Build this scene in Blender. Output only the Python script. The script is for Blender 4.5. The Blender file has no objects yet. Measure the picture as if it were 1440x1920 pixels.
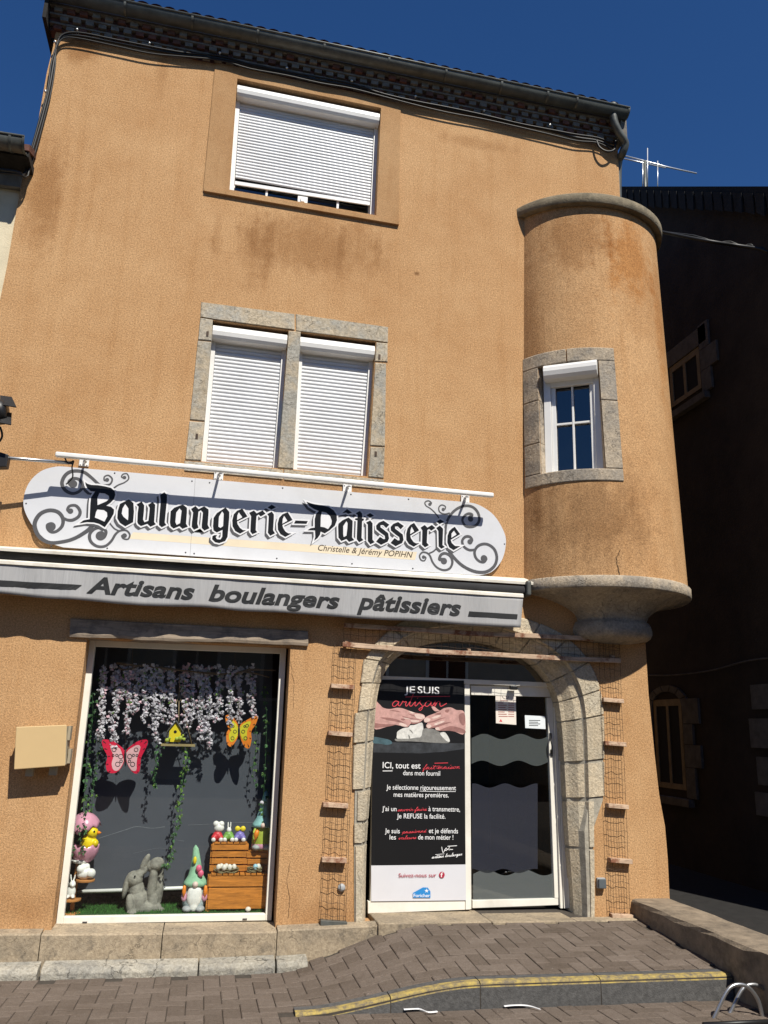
import bpy, bmesh, math, random
from mathutils import Vector, Matrix
from math import radians, sin, cos, pi
random.seed(7)
SC = bpy.context.scene
COL = SC.collection

# ------------------------------------------------------------------ camera, sky, sun, exposure
YAW, PITCH, ROLL, FPX, EYE = radians(-11.529), radians(14.825), radians(1.70), 1540.0, 1.62
_cy, _sy, _cp, _sp = cos(YAW), sin(YAW), cos(PITCH), sin(PITCH)
_f = Vector((-_sy*_cp, _cy*_cp, _sp)); _r = Vector((_cy, _sy, 0)); _u = _r.cross(_f)
RGT = cos(ROLL)*_r + sin(ROLL)*_u
UPV = -sin(ROLL)*_r + cos(ROLL)*_u
cam = bpy.data.cameras.new('camera'); camo = bpy.data.objects.new('camera', cam); COL.objects.link(camo)
cam.sensor_fit = 'VERTICAL'; cam.sensor_height = 36; cam.lens = FPX/1920*36; cam.clip_end = 500; cam.clip_start = .05
m = Matrix((RGT, UPV, -_f)).transposed().to_4x4(); m.translation = Vector((0, -8, EYE)); camo.matrix_world = m
SC.camera = camo
SUN = Vector((.31, -1, 1.36)).normalized()
w = bpy.data.worlds.new('World'); SC.world = w; w.use_nodes = True
nt = w.node_tree; bg = nt.nodes['Background']
sky = nt.nodes.new('ShaderNodeTexSky'); sky.sky_type = 'NISHITA'; sky.sun_disc = False
sky.sun_elevation = math.asin(SUN.z); sky.sun_rotation = math.atan2(SUN.x, SUN.y)
sky.altitude = 800; sky.air_density = 1.0; sky.dust_density = 0; sky.ozone_density = 4.0
hs = nt.nodes.new('ShaderNodeHueSaturation'); hs.inputs['Saturation'].default_value = 1.24; hs.inputs['Hue'].default_value = .508; nt.links.new(sky.outputs[0], hs.inputs['Color']); nt.links.new(hs.outputs[0], bg.inputs[0]); bg.inputs[1].default_value = .064
sl = bpy.data.lights.new('sun', 'SUN'); slo = bpy.data.objects.new('sun', sl); COL.objects.link(slo)
sl.energy = 4.6; sl.angle = radians(.53); sl.color = (1, .95, .86)
slo.rotation_euler = SUN.to_track_quat('Z', 'Y').to_euler(); slo.location = (6, -20, 25)
SC.view_settings.view_transform = 'Standard'; SC.view_settings.look = 'None'
SC.view_settings.gamma = 1; SC.view_settings.exposure = .5
SC.cycles.max_bounces = 8; SC.cycles.transparent_max_bounces = 16; SC.cycles.use_denoising = True

# ------------------------------------------------------------------ geometry helpers
def at(px, py, y=0.0):
    """survey: the point of the vertical plane Y=y that stands at this place of the photograph"""
    d = RGT*((px-720)/FPX) + UPV*((960-py)/FPX) + _f
    t = (y+8)/d.y
    return Vector((d.x*t, y, EYE+d.z*t))
def atz(px, py, z):
    d = RGT*((px-720)/FPX) + UPV*((960-py)/FPX) + _f
    t = (z-EYE)/d.z
    return Vector((d.x*t, d.y*t-8, z))
def lerp(a, b, t): return a+(b-a)*t
def cat(pts, n=6, closed=False):
    P = [Vector(p) for p in pts]; out = []
    N = len(P)
    for i in range(N if closed else N-1):
        if closed: a, b, c, d = P[i-1], P[i], P[(i+1) % N], P[(i+2) % N]
        else: a, b, c, d = P[max(i-1, 0)], P[i], P[i+1], P[min(i+2, N-1)]
        for k in range(n):
            t = k/n
            out.append(.5*((2*b)+(c-a)*t+(2*a-5*b+4*c-d)*t*t+(3*b-a-3*c+d)*t*t*t))
    if not closed: out.append(P[-1])
    return out
ORG = {}
class MB:
    def __init__(s): s.v = []; s.f = []; s.m = []; s.sm = []
    def face(s, pts, mi=0, sm=False):
        i = len(s.v); s.v += [Vector(p) for p in pts]; s.f.append(tuple(range(i, i+len(pts)))); s.m.append(mi); s.sm.append(sm)
    def add(s, vs, fs, mi=0, sm=False):
        i = len(s.v); s.v += [Vector(p) for p in vs]
        for f in fs: s.f.append(tuple(i+k for k in f)); s.m.append(mi); s.sm.append(sm)
    def hexa(s, a, b, mi=0):
        """a: 4 points of one cap, b: the 4 opposite ones"""
        s.add(list(a)+list(b), [(0,1,2,3),(7,6,5,4),(0,4,5,1),(1,5,6,2),(2,6,7,3),(3,7,4,0)], mi)
    def box(s, x0, x1, y0, y1, z0, z1, mi=0):
        s.hexa([(x0,y0,z0),(x1,y0,z0),(x1,y1,z0),(x0,y1,z0)], [(x0,y0,z1),(x1,y0,z1),(x1,y1,z1),(x0,y1,z1)], mi)
    def slab(s, quad, t, mi=0):
        """a 4 point outline in a vertical plane, given thickness t backwards"""
        q = [Vector(p) for p in quad]; s.hexa(q, [p+Vector((0, t, 0)) for p in q], mi)
    def prism(s, poly, off, mi=0):
        n = len(poly); p = [Vector(a) for a in poly]; q = [a+Vector(off) for a in p]
        s.add(p+q, [tuple(range(n)), tuple(range(2*n-1, n-1, -1))]+[(i, i+n, (i+1) % n+n, (i+1) % n) for i in range(n)], mi)
    def bar(s, a, b, wx, wy=None, mi=0):
        wy = wy or wx; a = Vector(a); b = Vector(b); d = (b-a).normalized()
        y = Vector((0,1,0)) if abs(d.y) < .9 else Vector((0,0,1))
        u = d.cross(y).normalized(); v = d.cross(u).normalized()
        c = [u*wx/2*i+v*wy/2*j for i, j in ((-1,-1),(1,-1),(1,1),(-1,1))]
        s.hexa([a+k for k in c], [b+k for k in c], mi)
    def tube(s, pts, r, n=8, mi=0, cap=True):
        P = [Vector(p) for p in pts]; rings = []
        R = r if isinstance(r, (list, tuple)) else [r]*len(P)
        up = Vector((.123, .3, .9)).normalized()
        for i, p in enumerate(P):
            d = (P[min(i+1, len(P)-1)]-P[max(i-1, 0)]).normalized()
            u = d.cross(up)
            if u.length < .05: u = d.cross(Vector((1,0,0)))
            u.normalize(); v = d.cross(u)
            rings.append([p+(u*cos(2*pi*k/n)+v*sin(2*pi*k/n))*R[i] for k in range(n)])
        s.loft(rings, mi, cap)
    def loft(s, rings, mi=0, cap=True, closed=True, sm=True):
        n = len(rings[0]); vs = [p for r in rings for p in r]; fs = []
        for i in range(len(rings)-1):
            for k in range(n if closed else n-1):
                a = i*n+k; b = i*n+(k+1) % n; fs.append((a, b, b+n, a+n))
        i0 = len(s.v); s.add(vs, fs, mi, sm)
        if cap and closed:
            s.add([], [])
            s.f.append(tuple(i0+k for k in range(n-1, -1, -1))); s.m.append(mi); s.sm.append(False)
            b = i0+(len(rings)-1)*n
            s.f.append(tuple(b+k for k in range(n))); s.m.append(mi); s.sm.append(False)
    def lathe(s, prof, c, n=20, mi=0, tilt=None, squash=(1,1)):
        rings = []
        for r, z in prof:
            ring = []
            for k in range(n):
                p = Vector((r*cos(2*pi*k/n)*squash[0], r*sin(2*pi*k/n)*squash[1], z))
                if tilt: p = tilt @ p
                ring.append(p+Vector(c))
            rings.append(ring)
        s.loft(rings, mi)
    def ball(s, c, r, mi=0, n=14, h=9, tilt=None):
        rx, ry, rz = (r, r, r) if isinstance(r, (int, float)) else r
        rings = []
        for i in range(h+1):
            a = -pi/2+pi*i/h; ring = []
            for k in range(n):
                p = Vector((rx*max(cos(a), 1e-3)*cos(2*pi*k/n), ry*max(cos(a), 1e-3)*sin(2*pi*k/n), rz*sin(a)))
                if tilt: p = tilt @ p
                ring.append(p+Vector(c))
            rings.append(ring)
        s.loft(rings, mi)
    def mesh(s, mesh, mi=0):
        s.add([v.co for v in mesh.vertices], [tuple(p.vertices) for p in mesh.polygons], mi)
    def build(s, name, mats, parent=None, fix=True):
        o0 = ORG.get(parent.name, Vector((0,0,0))) if parent else Vector((0,0,0))
        me = bpy.data.meshes.new(name)
        me.from_pydata([p-o0 for p in s.v], [], s.f)
        mats = mats if isinstance(mats, (list, tuple)) else [mats]
        for a in mats: me.materials.append(a)
        me.polygons.foreach_set('material_index', s.m); me.polygons.foreach_set('use_smooth', s.sm)
        if fix:
            bm = bmesh.new(); bm.from_mesh(me); bmesh.ops.recalc_face_normals(bm, faces=bm.faces); bm.to_mesh(me); bm.free()
        me.update()
        o = bpy.data.objects.new(name, me); COL.objects.link(o)
        if parent: o.parent = parent; ORG[o.name] = o0
        else: ORG[o.name] = Vector((0,0,0))
        return o
def bevel(o, wd=.006, seg=2):
    md = o.modifiers.new('bevel', 'BEVEL'); md.width = wd; md.segments = seg; md.limit_method = 'ANGLE'; return o
def soften(o, vox=.006, smooth=4):
    """melts overlapping lumps into one continuous skin"""
    md = o.modifiers.new('skin', 'REMESH'); md.mode = 'VOXEL'; md.voxel_size = vox; md.use_smooth_shade = True
    if smooth: sm = o.modifiers.new('smooth', 'SMOOTH'); sm.iterations = smooth; sm.factor = .5
    return o
def tag(o, label=None, cat=None, group=None, kind=None):
    if label: o['label'] = label
    if cat: o['category'] = cat
    if group: o['group'] = group
    if kind: o['kind'] = kind
    return o
def thing(name, loc, label, cat, group=None):
    o = bpy.data.objects.new(name, None); COL.objects.link(o); o.location = loc; o.empty_display_size = .1
    ORG[o.name] = Vector(loc)
    return tag(o, label, cat, group)
def fill(loops, y, thick=0.0, offset=0.0):
    """flat shape with holes: loops of (x, z); front face at y, thickness backwards"""
    cu = bpy.data.curves.new('shape', 'CURVE'); cu.dimensions = '2D'; cu.fill_mode = 'BOTH'; cu.extrude = thick/2; cu.offset = offset
    for lp in loops:
        sp = cu.splines.new('POLY'); sp.points.add(len(lp)-1); sp.use_cyclic_u = True
        for i, p in enumerate(lp): sp.points[i].co = (p[0], p[1], 0, 1)
    ob = bpy.data.objects.new('shape', cu); me = ob.to_mesh()
    vs = [Vector((v.co.x, y+thick/2-v.co.z, v.co.y)) for v in me.vertices]; fs = [tuple(p.vertices) for p in me.polygons]
    ob.to_mesh_clear(); bpy.data.objects.remove(ob); bpy.data.curves.remove(cu)
    return vs, fs
def xz(pts, y=0.0): return [(p.x, p.z) for p in (at(a, b, y) for a, b in pts)]
def text_mesh(s, bold=0.0, shear=0.0):
    cu = bpy.data.curves.new('lettering', 'FONT'); cu.body = s; cu.offset = bold; cu.shear = shear; cu.resolution_u = 4
    ob = bpy.data.objects.new('lettering', cu); me = ob.to_mesh()
    vs = [v.co.copy() for v in me.vertices]; fs = [tuple(p.vertices) for p in me.polygons]
    ob.to_mesh_clear(); bpy.data.objects.remove(ob); bpy.data.curves.remove(cu)
    return vs, fs
_cap = max(v.y for v in text_mesh('H')[0])
def write(mb, s, x0, y0, x1, y1, cap, y, mi=0, bold=0.0, shear=0.0, capt=None):
    """lettering fitted between two baseline points of the photograph, on the plane Y=y"""
    vs, fs = text_mesh(s, bold, shear)
    a, b = at(x0, y0, y), at(x1, y1, y); up = at(x0, y0-cap, y)-a; up.x = 0
    l = min(v.x for v in vs); r = max(v.x for v in vs); d = (b-a)
    mb.add([a+d*((v.x-l)/(r-l))+up*(v.y/_cap) for v in vs], fs, mi)
def stroke(mb, pts, wd, y, mi=0, n=6, lift=0.0):
    """painted pen stroke: pts (x, z) on plane y, wd a width or list of widths in metres"""
    P = cat([(p[0], p[1], 0) for p in pts], n); N = len(P)
    W = [wd]*N if isinstance(wd, (int, float)) else [lerp(wd[int(i/(N-1)*(len(wd)-1))], wd[min(int(i/(N-1)*(len(wd)-1))+1, len(wd)-1)], i/(N-1)*(len(wd)-1) % 1) for i in range(N)]
    L = []; R = []
    for i, p in enumerate(P):
        d = (P[min(i+1, N-1)]-P[max(i-1, 0)]).normalized(); q = Vector((-d.y, d.x, 0))*W[i]/2
        yy = y-lift*i/N
        L.append((p.x+q.x, yy, p.y+q.y)); R.append((p.x-q.x, yy, p.y-q.y))
    mb.add(L+R, [(i, i+1, N+i+1, N+i) for i in range(N-1)], mi)
def disc(mb, c, r, y, mi=0, n=20):
    mb.face([(c[0]+r*cos(2*pi*k/n), y, c[1]+r*sin(2*pi*k/n)) for k in range(n)], mi)

# ------------------------------------------------------------------ materials
class NB:
    def __init__(s, name):
        s.m = bpy.data.materials.new(name); s.m.use_nodes = True; s.t = s.m.node_tree; s.n = s.t.nodes
        s.b = s.n['Principled BSDF']; s.out = s.n['Material Output']
        s.pos = s.n.new('ShaderNodeNewGeometry').outputs['Position']
    def link(s, a, b): s.t.links.new(a, b)
    def noise(s, scale, detail=4, rough=.6, vec=None, dist=0):
        n = s.n.new('ShaderNodeTexNoise'); n.inputs['Scale'].default_value = scale; n.inputs['Detail'].default_value = detail
        n.inputs['Roughness'].default_value = rough; n.inputs['Distortion'].default_value = dist; s.link(vec or s.pos, n.inputs['Vector']); return n.outputs['Fac']
    def scaled(s, v):
        n = s.n.new('ShaderNodeVectorMath'); n.operation = 'MULTIPLY'; s.link(s.pos, n.inputs[0]); n.inputs[1].default_value = v; return n.outputs[0]
    def ramp(s, fac, a, b, lo=0., hi=1.):
        n = s.n.new('ShaderNodeMapRange'); s.link(fac, n.inputs[0]); n.inputs[1].default_value = a; n.inputs[2].default_value = b
        n.inputs[3].default_value = lo; n.inputs[4].default_value = hi; return n.outputs[0]
    def math(s, op, a, b=0.):
        n = s.n.new('ShaderNodeMath'); n.operation = op
        for i, k in enumerate((a, b)):
            if isinstance(k, (int, float)): n.inputs[i].default_value = k
            else: s.link(k, n.inputs[i])
        return n.outputs[0]
    def mix(s, fac, a, b, mode='MIX'):
        n = s.n.new('ShaderNodeMix'); n.data_type = 'RGBA'; n.blend_type = mode
        for i, k in ((0, fac), (6, a), (7, b)):
            if isinstance(k, (int, float)): n.inputs[i].default_value = k
            elif isinstance(k, tuple): n.inputs[i].default_value = (*k, 1)
            else: s.link(k, n.inputs[i])
        return n.outputs[2]
    def bump(s, h, strength, dist=.01):
        n = s.n.new('ShaderNodeBump'); n.inputs['Strength'].default_value = strength; n.inputs['Distance'].default_value = dist
        s.link(h, n.inputs['Height']); s.link(n.outputs[0], s.b.inputs['Normal']); return n
    def done(s, col, rough=.7, metal=0., spec=.5):
        if isinstance(col, tuple): s.b.inputs['Base Color'].default_value = (*col, 1)
        else: s.link(col, s.b.inputs['Base Color'])
        s.b.inputs['Roughness'].default_value = rough; s.b.inputs['Metallic'].default_value = metal
        s.b.inputs['Specular IOR Level'].default_value = spec
        return s.m
def k(c, f): return tuple(min(1, x*f) for x in c)
def mk(name, col, rough=.7, var=.2, scale=9., bump=0., bs=80., metal=0., island=0., spec=.4, dirt=None, dirt_amt=.5):
    b = NB(name)
    n = b.noise(scale, 5, .65)
    c = b.mix(b.ramp(n, .3, .7), k(col, 1-var), k(col, 1+var))
    if island:
        r = b.n.new('ShaderNodeNewGeometry').outputs['Random Per Island']
        c = b.mix(1., c, b.mix(r, (1-island,)*3, (1+island,)*3), 'MULTIPLY')
    if dirt:
        c = b.mix(b.math('MULTIPLY', b.ramp(b.noise(scale*.45, 8, .75), .5, .68), dirt_amt), c, dirt)
    if bump: b.bump(b.noise(bs, 4, .6), bump, .008)
    return b.done(c, rough, metal, spec)
def render_mat(name, col, stains=(), grain=62):
    """ochre roughcast: sandy grain, weather blotches, streaks and stains of their own shape (x, z, half width, half height, colour, amount)"""
    b = NB(name)
    g = b.noise(grain, 4, .75); g2 = b.noise(grain*1.9, 2, .6)
    h = b.math('ADD', g, b.math('MULTIPLY', g2, .6))
    c = b.mix(b.ramp(h, .60, 1.0), k(col, .60), k(col, 1.36))
    c = b.mix(b.ramp(b.noise(.9, 9, .74), .40, .66), c, b.mix(1., c, (.84, .77, .70), 'MULTIPLY'))
    streak = b.noise(1., 5, .6, b.scaled((7, 7, .5)))
    c = b.mix(b.ramp(streak, .52, .75, 0, .5), c, b.mix(1., c, (.80, .72, .62), 'MULTIPLY'))
    sep = b.n.new('ShaderNodeSeparateXYZ'); b.link(b.pos, sep.inputs[0])
    wob = b.noise(4.2, 9, .78)
    for (sx, sz, hx, hz, sc, am) in stains:
        dx = b.math('DIVIDE', b.math('SUBTRACT', sep.outputs[0], sx), hx); dz = b.math('DIVIDE', b.math('SUBTRACT', sep.outputs[2], sz), hz)
        d = b.math('SQRT', b.math('ADD', b.math('MULTIPLY', dx, dx), b.math('MULTIPLY', dz, dz)))
        d = b.math('ADD', d, b.math('MULTIPLY', b.math('SUBTRACT', wob, .5), 2.3))
        d = b.math('ADD', d, b.math('MULTIPLY', b.math('SUBTRACT', streak, .5), 1.6))
        c = b.mix(b.ramp(d, 1.05, .35, 0, am), c, b.mix(1., c, sc, 'MULTIPLY'))
    b.bump(h, .55, .008)
    return b.done(c, .95, 0, .15)
def wood(name, col, dirt=None, grain=(3, 3, 60), amt=.6):
    b = NB(name)
    n = b.noise(1., 6, .7, b.scaled(grain), .6)
    c = b.mix(b.ramp(n, .3, .7), k(col, .55), k(col, 1.3))
    if dirt: c = b.mix(b.math('MULTIPLY', b.ramp(b.noise(7, 6, .7), .48, .62), amt), c, dirt)
    b.bump(n, .4, .006); return b.done(c, .8, 0, .25)
def glass(name, refl=1.0, tint=(.9, .94, .93)):
    b = NB(name); t = b.n.new('ShaderNodeBsdfTransparent'); t.inputs[0].default_value = (*tint, 1)
    g = b.n.new('ShaderNodeBsdfGlossy'); g.inputs['Roughness'].default_value = .0; g.inputs[0].default_value = (1, 1, 1, 1)
    ge = b.n.new('ShaderNodeNewGeometry'); dt = b.n.new('ShaderNodeVectorMath'); dt.operation = 'DOT_PRODUCT'; b.link(ge.outputs['Normal'], dt.inputs[0]); b.link(ge.outputs['Incoming'], dt.inputs[1])
    f = b.math('ADD', b.math('MULTIPLY', b.math('POWER', b.math('SUBTRACT', 1., b.math('ABSOLUTE', dt.outputs['Value'])), 5.), .94), .055)
    mx = b.n.new('ShaderNodeMixShader'); b.link(b.math('MINIMUM', b.math('MULTIPLY', f, refl), 1.), mx.inputs[0])
    b.link(t.outputs[0], mx.inputs[1]); b.link(g.outputs[0], mx.inputs[2]); b.link(mx.outputs[0], b.out.inputs[0]); return b.m
def film(name, col, cover):
    b = NB(name); t = b.n.new('ShaderNodeBsdfTransparent'); d = b.n.new('ShaderNodeBsdfDiffuse'); d.inputs[0].default_value = (*col, 1)
    mx = b.n.new('ShaderNodeMixShader'); mx.inputs[0].default_value = cover
    b.link(t.outputs[0], mx.inputs[1]); b.link(d.outputs[0], mx.inputs[2]); b.link(mx.outputs[0], b.out.inputs[0]); return b.m

OCHRE = (.50, .303, .150)
BROWN, DARK, RUST = (.62, .52, .42), (.45, .40, .36), (.80, .60, .38)
M_wall = render_mat('ochre_roughcast', OCHRE, [
    (at(590, 460).x, at(590, 460).z, .95, .42, BROWN, .7), (at(480, 470).x, at(480, 470).z, .22, .6, BROWN, .5),
    (at(150, 95).x, at(150, 95).z, .25, .22, BROWN, .8), (at(85, 360).x, at(85, 360).z, .2, .75, BROWN, .7),
    (at(405, 470).x, at(405, 440).z, .06, .34, BROWN, .35), (at(640, 480).x, at(640, 470).z, .06, .42, BROWN, .4), (at(710, 470).x, at(710, 460).z, .05, .34, BROWN, .3), (at(900, 290).x, at(900, 270).z, .5, .1, BROWN, .5), (at(300, 170).x, at(300, 120).z, .08, .5, BROWN, .35), (at(782, 513).x, at(782, 513).z, .035, .03, DARK, .9), (at(560, 905).x, at(560, 905).z, 1.0, .07, DARK, .5),
    (at(120, 1250).x, at(20, 1700).z, 1.2, .16, BROWN, .35), (at(620, 1700).x, -.02, .5, .16, BROWN, .5)])
M_band = render_mat('smooth_ochre_band', k(OCHRE, .88), [], 140)
M_turret = render_mat('turret_roughcast', k(OCHRE, .97), [
    (4.30, 6.85, .42, .75, RUST, .85), (3.75, 7.1, .55, .5, BROWN, .75), (3.75, 3.75, .62, .62, DARK, .62), (4.75, 6.2, .16, 1.3, RUST, .6), (3.25, 5.4, .12, 1.8, BROWN, .5)])
def stone(name, c1, c2, dark, scale=2.6, island=.14, crack=.5, bump=.7):
    b = NB(name); n = b.noise(scale, 7, .68, None, .4); f = b.noise(42, 4, .7)
    c = b.mix(b.ramp(n, .44, .60), c1, c2); c = b.mix(b.ramp(f, .32, .68), b.mix(1., c, (.72, .70, .68), 'MULTIPLY'), b.mix(1., c, (1.2, 1.2, 1.2), 'MULTIPLY'))
    c = b.mix(b.ramp(b.noise(scale*3.3, 8, .78), .55, .68, 0, .8), c, dark)
    vo = b.n.new('ShaderNodeTexVoronoi'); vo.feature = 'DISTANCE_TO_EDGE'; vo.inputs['Scale'].default_value = 3.2
    wn = b.n.new('ShaderNodeTexNoise'); wn.inputs['Scale'].default_value = 5; wn.inputs['Detail'].default_value = 6; b.link(b.pos, wn.inputs['Vector'])
    va = b.n.new('ShaderNodeVectorMath'); va.operation = 'MULTIPLY_ADD'; b.link(wn.outputs['Color'], va.inputs[0]); va.inputs[1].default_value = (.5, .5, .5); b.link(b.pos, va.inputs[2]); b.link(va.outputs[0], vo.inputs['Vector'])
    cr = b.math('MULTIPLY', b.ramp(vo.outputs['Distance'], .012, .0, 0, crack), b.ramp(b.noise(1.7, 3, .5), .45, .55)); c = b.mix(cr, c, k(dark, .5))
    r = b.n.new('ShaderNodeNewGeometry').outputs['Random Per Island']; c = b.mix(1., c, b.mix(r, (1-island,)*3, (1+island,)*3), 'MULTIPLY')
    b.bump(b.math('SUBTRACT', b.math('ADD', f, b.noise(11, 5, .6)), b.math('MULTIPLY', cr, 2.)), bump, .012); return b.done(c, .92, 0, .2)
M_stone = stone('weathered_limestone', (.47, .395, .285), (.36, .345, .30), (.18, .165, .13))
M_arch = stone('arch_limestone', (.56, .47, .335), (.47, .415, .315), (.30, .265, .205), 2.2, .14, .22, .9)
M_sill = stone('sill_limestone', (.345, .28, .195), (.26, .215, .155), (.13, .11, .085), 3, .08, .5, .5)
M_kerbw = stone('pale_kerb_stone', (.37, .345, .285), (.25, .24, .21), (.10, .095, .085), 4, .12, .7, 1.0)
M_mortar = mk('grey_mortar', (.34, .31, .25), .95, .3, 14, .6, 70)
M_corb = stone('corbel_stone', (.42, .35, .26), (.27, .24, .20), (.10, .09, .08), 2.8, .12, .5)
M_slab = mk('mossy_stone_slab', (.20, .165, .11), .95, .3, 9, .8, 50, dirt=(.07, .065, .045), dirt_amt=.8)
M_white = mk('white_lacquered_aluminium', (.76, .75, .72), .35, .05, 3, 0, dirt=(.58, .56, .51), dirt_amt=.35)
M_shut = mk('white_shutter_slats', (.66, .67, .68), .4, .06, 3, 0, dirt=(.52, .52, .51), dirt_amt=.4)
M_pvc = mk('cream_window_frame', (.76, .73, .65), .4, .06, 4, 0, dirt=(.50, .46, .38), dirt_amt=.4)
M_glass = glass('window_glass', 1.0); M_glass2 = glass('upper_window_glass', 2.2, (.25, .28, .3)); M_trans = glass('transom_glass', 4.5, (.35, .35, .35))
M_black = mk('black_void', (.006, .006, .007), .9, .1, 3); M_room = mk('dark_shop_wall', (.012, .012, .013), .9, .2, 3)
M_zinc = mk('weathered_zinc', (.105, .11, .10), .5, .3, 6, .15, 30, metal=.35, dirt=(.05, .05, .045))
M_tile = mk('old_clay_tile', (.13, .055, .04), .9, .35, 9, .5, 50, dirt=(.05, .045, .04))
M_tilem = mk('tile_mortar', (.17, .155, .135), .95, .3, 11, .5, 60, dirt=(.06, .055, .05))
M_cable = mk('black_cable', (.012, .012, .012), .5, .2, 4); M_clip = mk('bright_metal_clip', (.6, .6, .58), .3, .1, 8, metal=.8)
M_panel = mk('white_sign_panel', (.60, .61, .635), .35, .05, 1.5, dirt=(.50, .50, .50))
M_ink = mk('black_lettering', (.006, .007, .008), .35, .1, 5); M_ink2 = mk('grey_scroll_paint', (.075, .075, .08), .5, .1, 5)
M_stripe = mk('slate_blue_stripe', (.085, .115, .16), .45, .06, 4); M_beige = mk('beige_stripe', (.70, .60, .44), .5, .05, 4)
M_wout = mk('white_outline', (.72, .72, .73), .4, .02, 4); M_brownink = mk('dark_brown_lettering', (.05, .035, .02), .5, .1, 5)
M_screw = mk('dark_screw', (.04, .04, .045), .4, .1, 5)
M_awnw = mk('awning_white_profile', (.74, .70, .61), .4, .1, 5, dirt=(.40, .36, .28), dirt_amt=.5)
b = NB('grey_awning_canvas'); n = b.noise(1., 5, .7, b.scaled((70, 70, 3))); n2 = b.noise(4, 5, .6)
M_canvas = b.done(b.mix(b.ramp(n2, .35, .7), b.mix(b.ramp(n, .3, .7), (.29, .29, .295), (.42, .42, .42)), (.38, .375, .37)), .85, 0, .2)
M_awnd = mk('dark_awning_fabric', (.03, .03, .032), .9, .2, 5); M_char = mk('charcoal_lettering', (.016, .017, .018), .7, .1, 5)
M_beam = wood('weathered_grey_oak', (.32, .255, .19), (.12, .10, .085), (3, 20, 25)); M_slat = wood('rusty_pine_batten', (.50, .36, .25), (.17, .055, .025), (6, 40, 40), .9)
M_wire = mk('rusty_wire', (.06, .035, .02), .7, .4, 20)
M_meter = mk('beige_meter_box', (.56, .40, .20), .55, .04, 2); M_meters = mk('meter_box_side', (.34, .29, .20), .6, .1, 4)
M_switch = mk('grey_switch_plastic', (.10, .115, .125), .4, .08, 6); M_switchl = mk('pale_grey_plastic', (.32, .33, .33), .5, .08, 6)
M_board = mk('slate_grey_board', (.062, .068, .085), .8, .08, 2.2)
M_poster = mk('black_poster', (.0055, .0055, .0065), .45, .05, 3); M_posterg = mk('pale_grey_poster_foot', (.62, .62, .65), .5, .03, 3)
M_pw = mk('white_print', (.78, .78, .78), .6, .02, 3); M_pr = mk('red_print', (.62, .05, .07), .6, .02, 3); M_pdr = mk('dark_red_print', (.38, .02, .05), .6, .02, 3)
M_pb = mk('blue_print', (.02, .22, .55), .6, .02, 3)
M_sk1 = mk('printed_skin', (.50, .285, .255), .6, .22, 22); M_sk2 = mk('printed_skin_dark', (.27, .13, .115), .6, .2, 22); M_sk3 = mk('printed_skin_floury', (.66, .50, .44), .6, .15, 30)
M_do1 = mk('printed_dough', (.62, .61, .57), .6, .2, 26); M_do2 = mk('printed_dough_shade', (.20, .195, .18), .6, .25, 22); M_tab = mk('printed_table', (.03, .033, .038), .6, .5, 14)
M_film1 = film('frosted_film', (.115, .132, .13), .48); M_film2 = film('smoked_film', (.052, .056, .075), .5); M_film3 = film('pale_frosted_film', (.18, .20, .20), .5)
M_paper = mk('notice_paper', (.75, .68, .60), .7, .03, 6); M_paperb = mk('white_notice_paper', (.72, .76, .78), .7, .03, 6)
b = NB('brown_pavers'); r = b.n.new('ShaderNodeNewGeometry').outputs['Random Per Island']
n1, n2, n3, n4 = b.noise(120, 4, .75), b.noise(26, 5, .7), b.noise(1.3, 7, .7), b.noise(75, 2, .5)
c = b.mix(r, (.122, .096, .076), (.168, .135, .110)); c = b.mix(b.ramp(n1, .34, .66), b.mix(1., c, (.70, .70, .70), 'MULTIPLY'), b.mix(1., c, (1.3, 1.3, 1.3), 'MULTIPLY'))
c = b.mix(b.ramp(n2, .45, .7, 0, .6), c, b.mix(1., c, (.70, .67, .63), 'MULTIPLY')); c = b.mix(b.ramp(n3, .5, .62, 0, .7), c, b.mix(1., c, (.74, .72, .69), 'MULTIPLY')); c = b.mix(b.ramp(n4, .70, .76), c, (.27, .25, .22))
b.bump(b.math('ADD', n1, n2), .8, .008); M_pav = b.done(c, .93, 0, .2)
M_joint = mk('sandy_joints', (.052, .043, .034), .95, .3, 20, .3, 60)
M_kerb = mk('grey_granite_kerb', (.085, .083, .08), .9, .35, 30, .6, 90, island=.12, dirt=(.04, .04, .04))
b = NB('worn_yellow_paint'); n = b.noise(16, 7, .75)
M_yellow = b.done(b.mix(b.ramp(n, .38, .62), (.13, .11, .085), (.40, .30, .085)), .85, 0, .2)
M_lowwall = mk('low_wall_concrete', (.22, .175, .125), .95, .3, 7, .6, 50, dirt=(.08, .065, .05), dirt_amt=.8)
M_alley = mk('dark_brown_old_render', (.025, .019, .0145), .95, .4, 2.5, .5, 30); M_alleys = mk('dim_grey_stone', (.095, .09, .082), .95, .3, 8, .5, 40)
M_alleyf = mk('old_ochre_frame', (.19, .15, .09), .8, .25, 8); M_roofd = mk('dark_roof_edge', (.012, .011, .010), .9, .5, 12, .5, 40)
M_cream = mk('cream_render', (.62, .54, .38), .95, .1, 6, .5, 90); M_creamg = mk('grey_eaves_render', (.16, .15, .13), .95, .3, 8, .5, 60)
M_alu = mk('aluminium_tube', (.62, .63, .63), .35, .1, 6, metal=.7); M_steel = mk('galvanised_steel', (.45, .46, .47), .35, .15, 8, metal=.9)
M_blackm = mk('black_metal', (.012, .012, .013), .45, .2, 6); M_asph = mk('alley_paving', (.05, .045, .04), .9, .3, 8, .5, 40)
M_chalk = mk('white_plastic_strip', (.72, .72, .72), .6, .05, 8)

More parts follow.
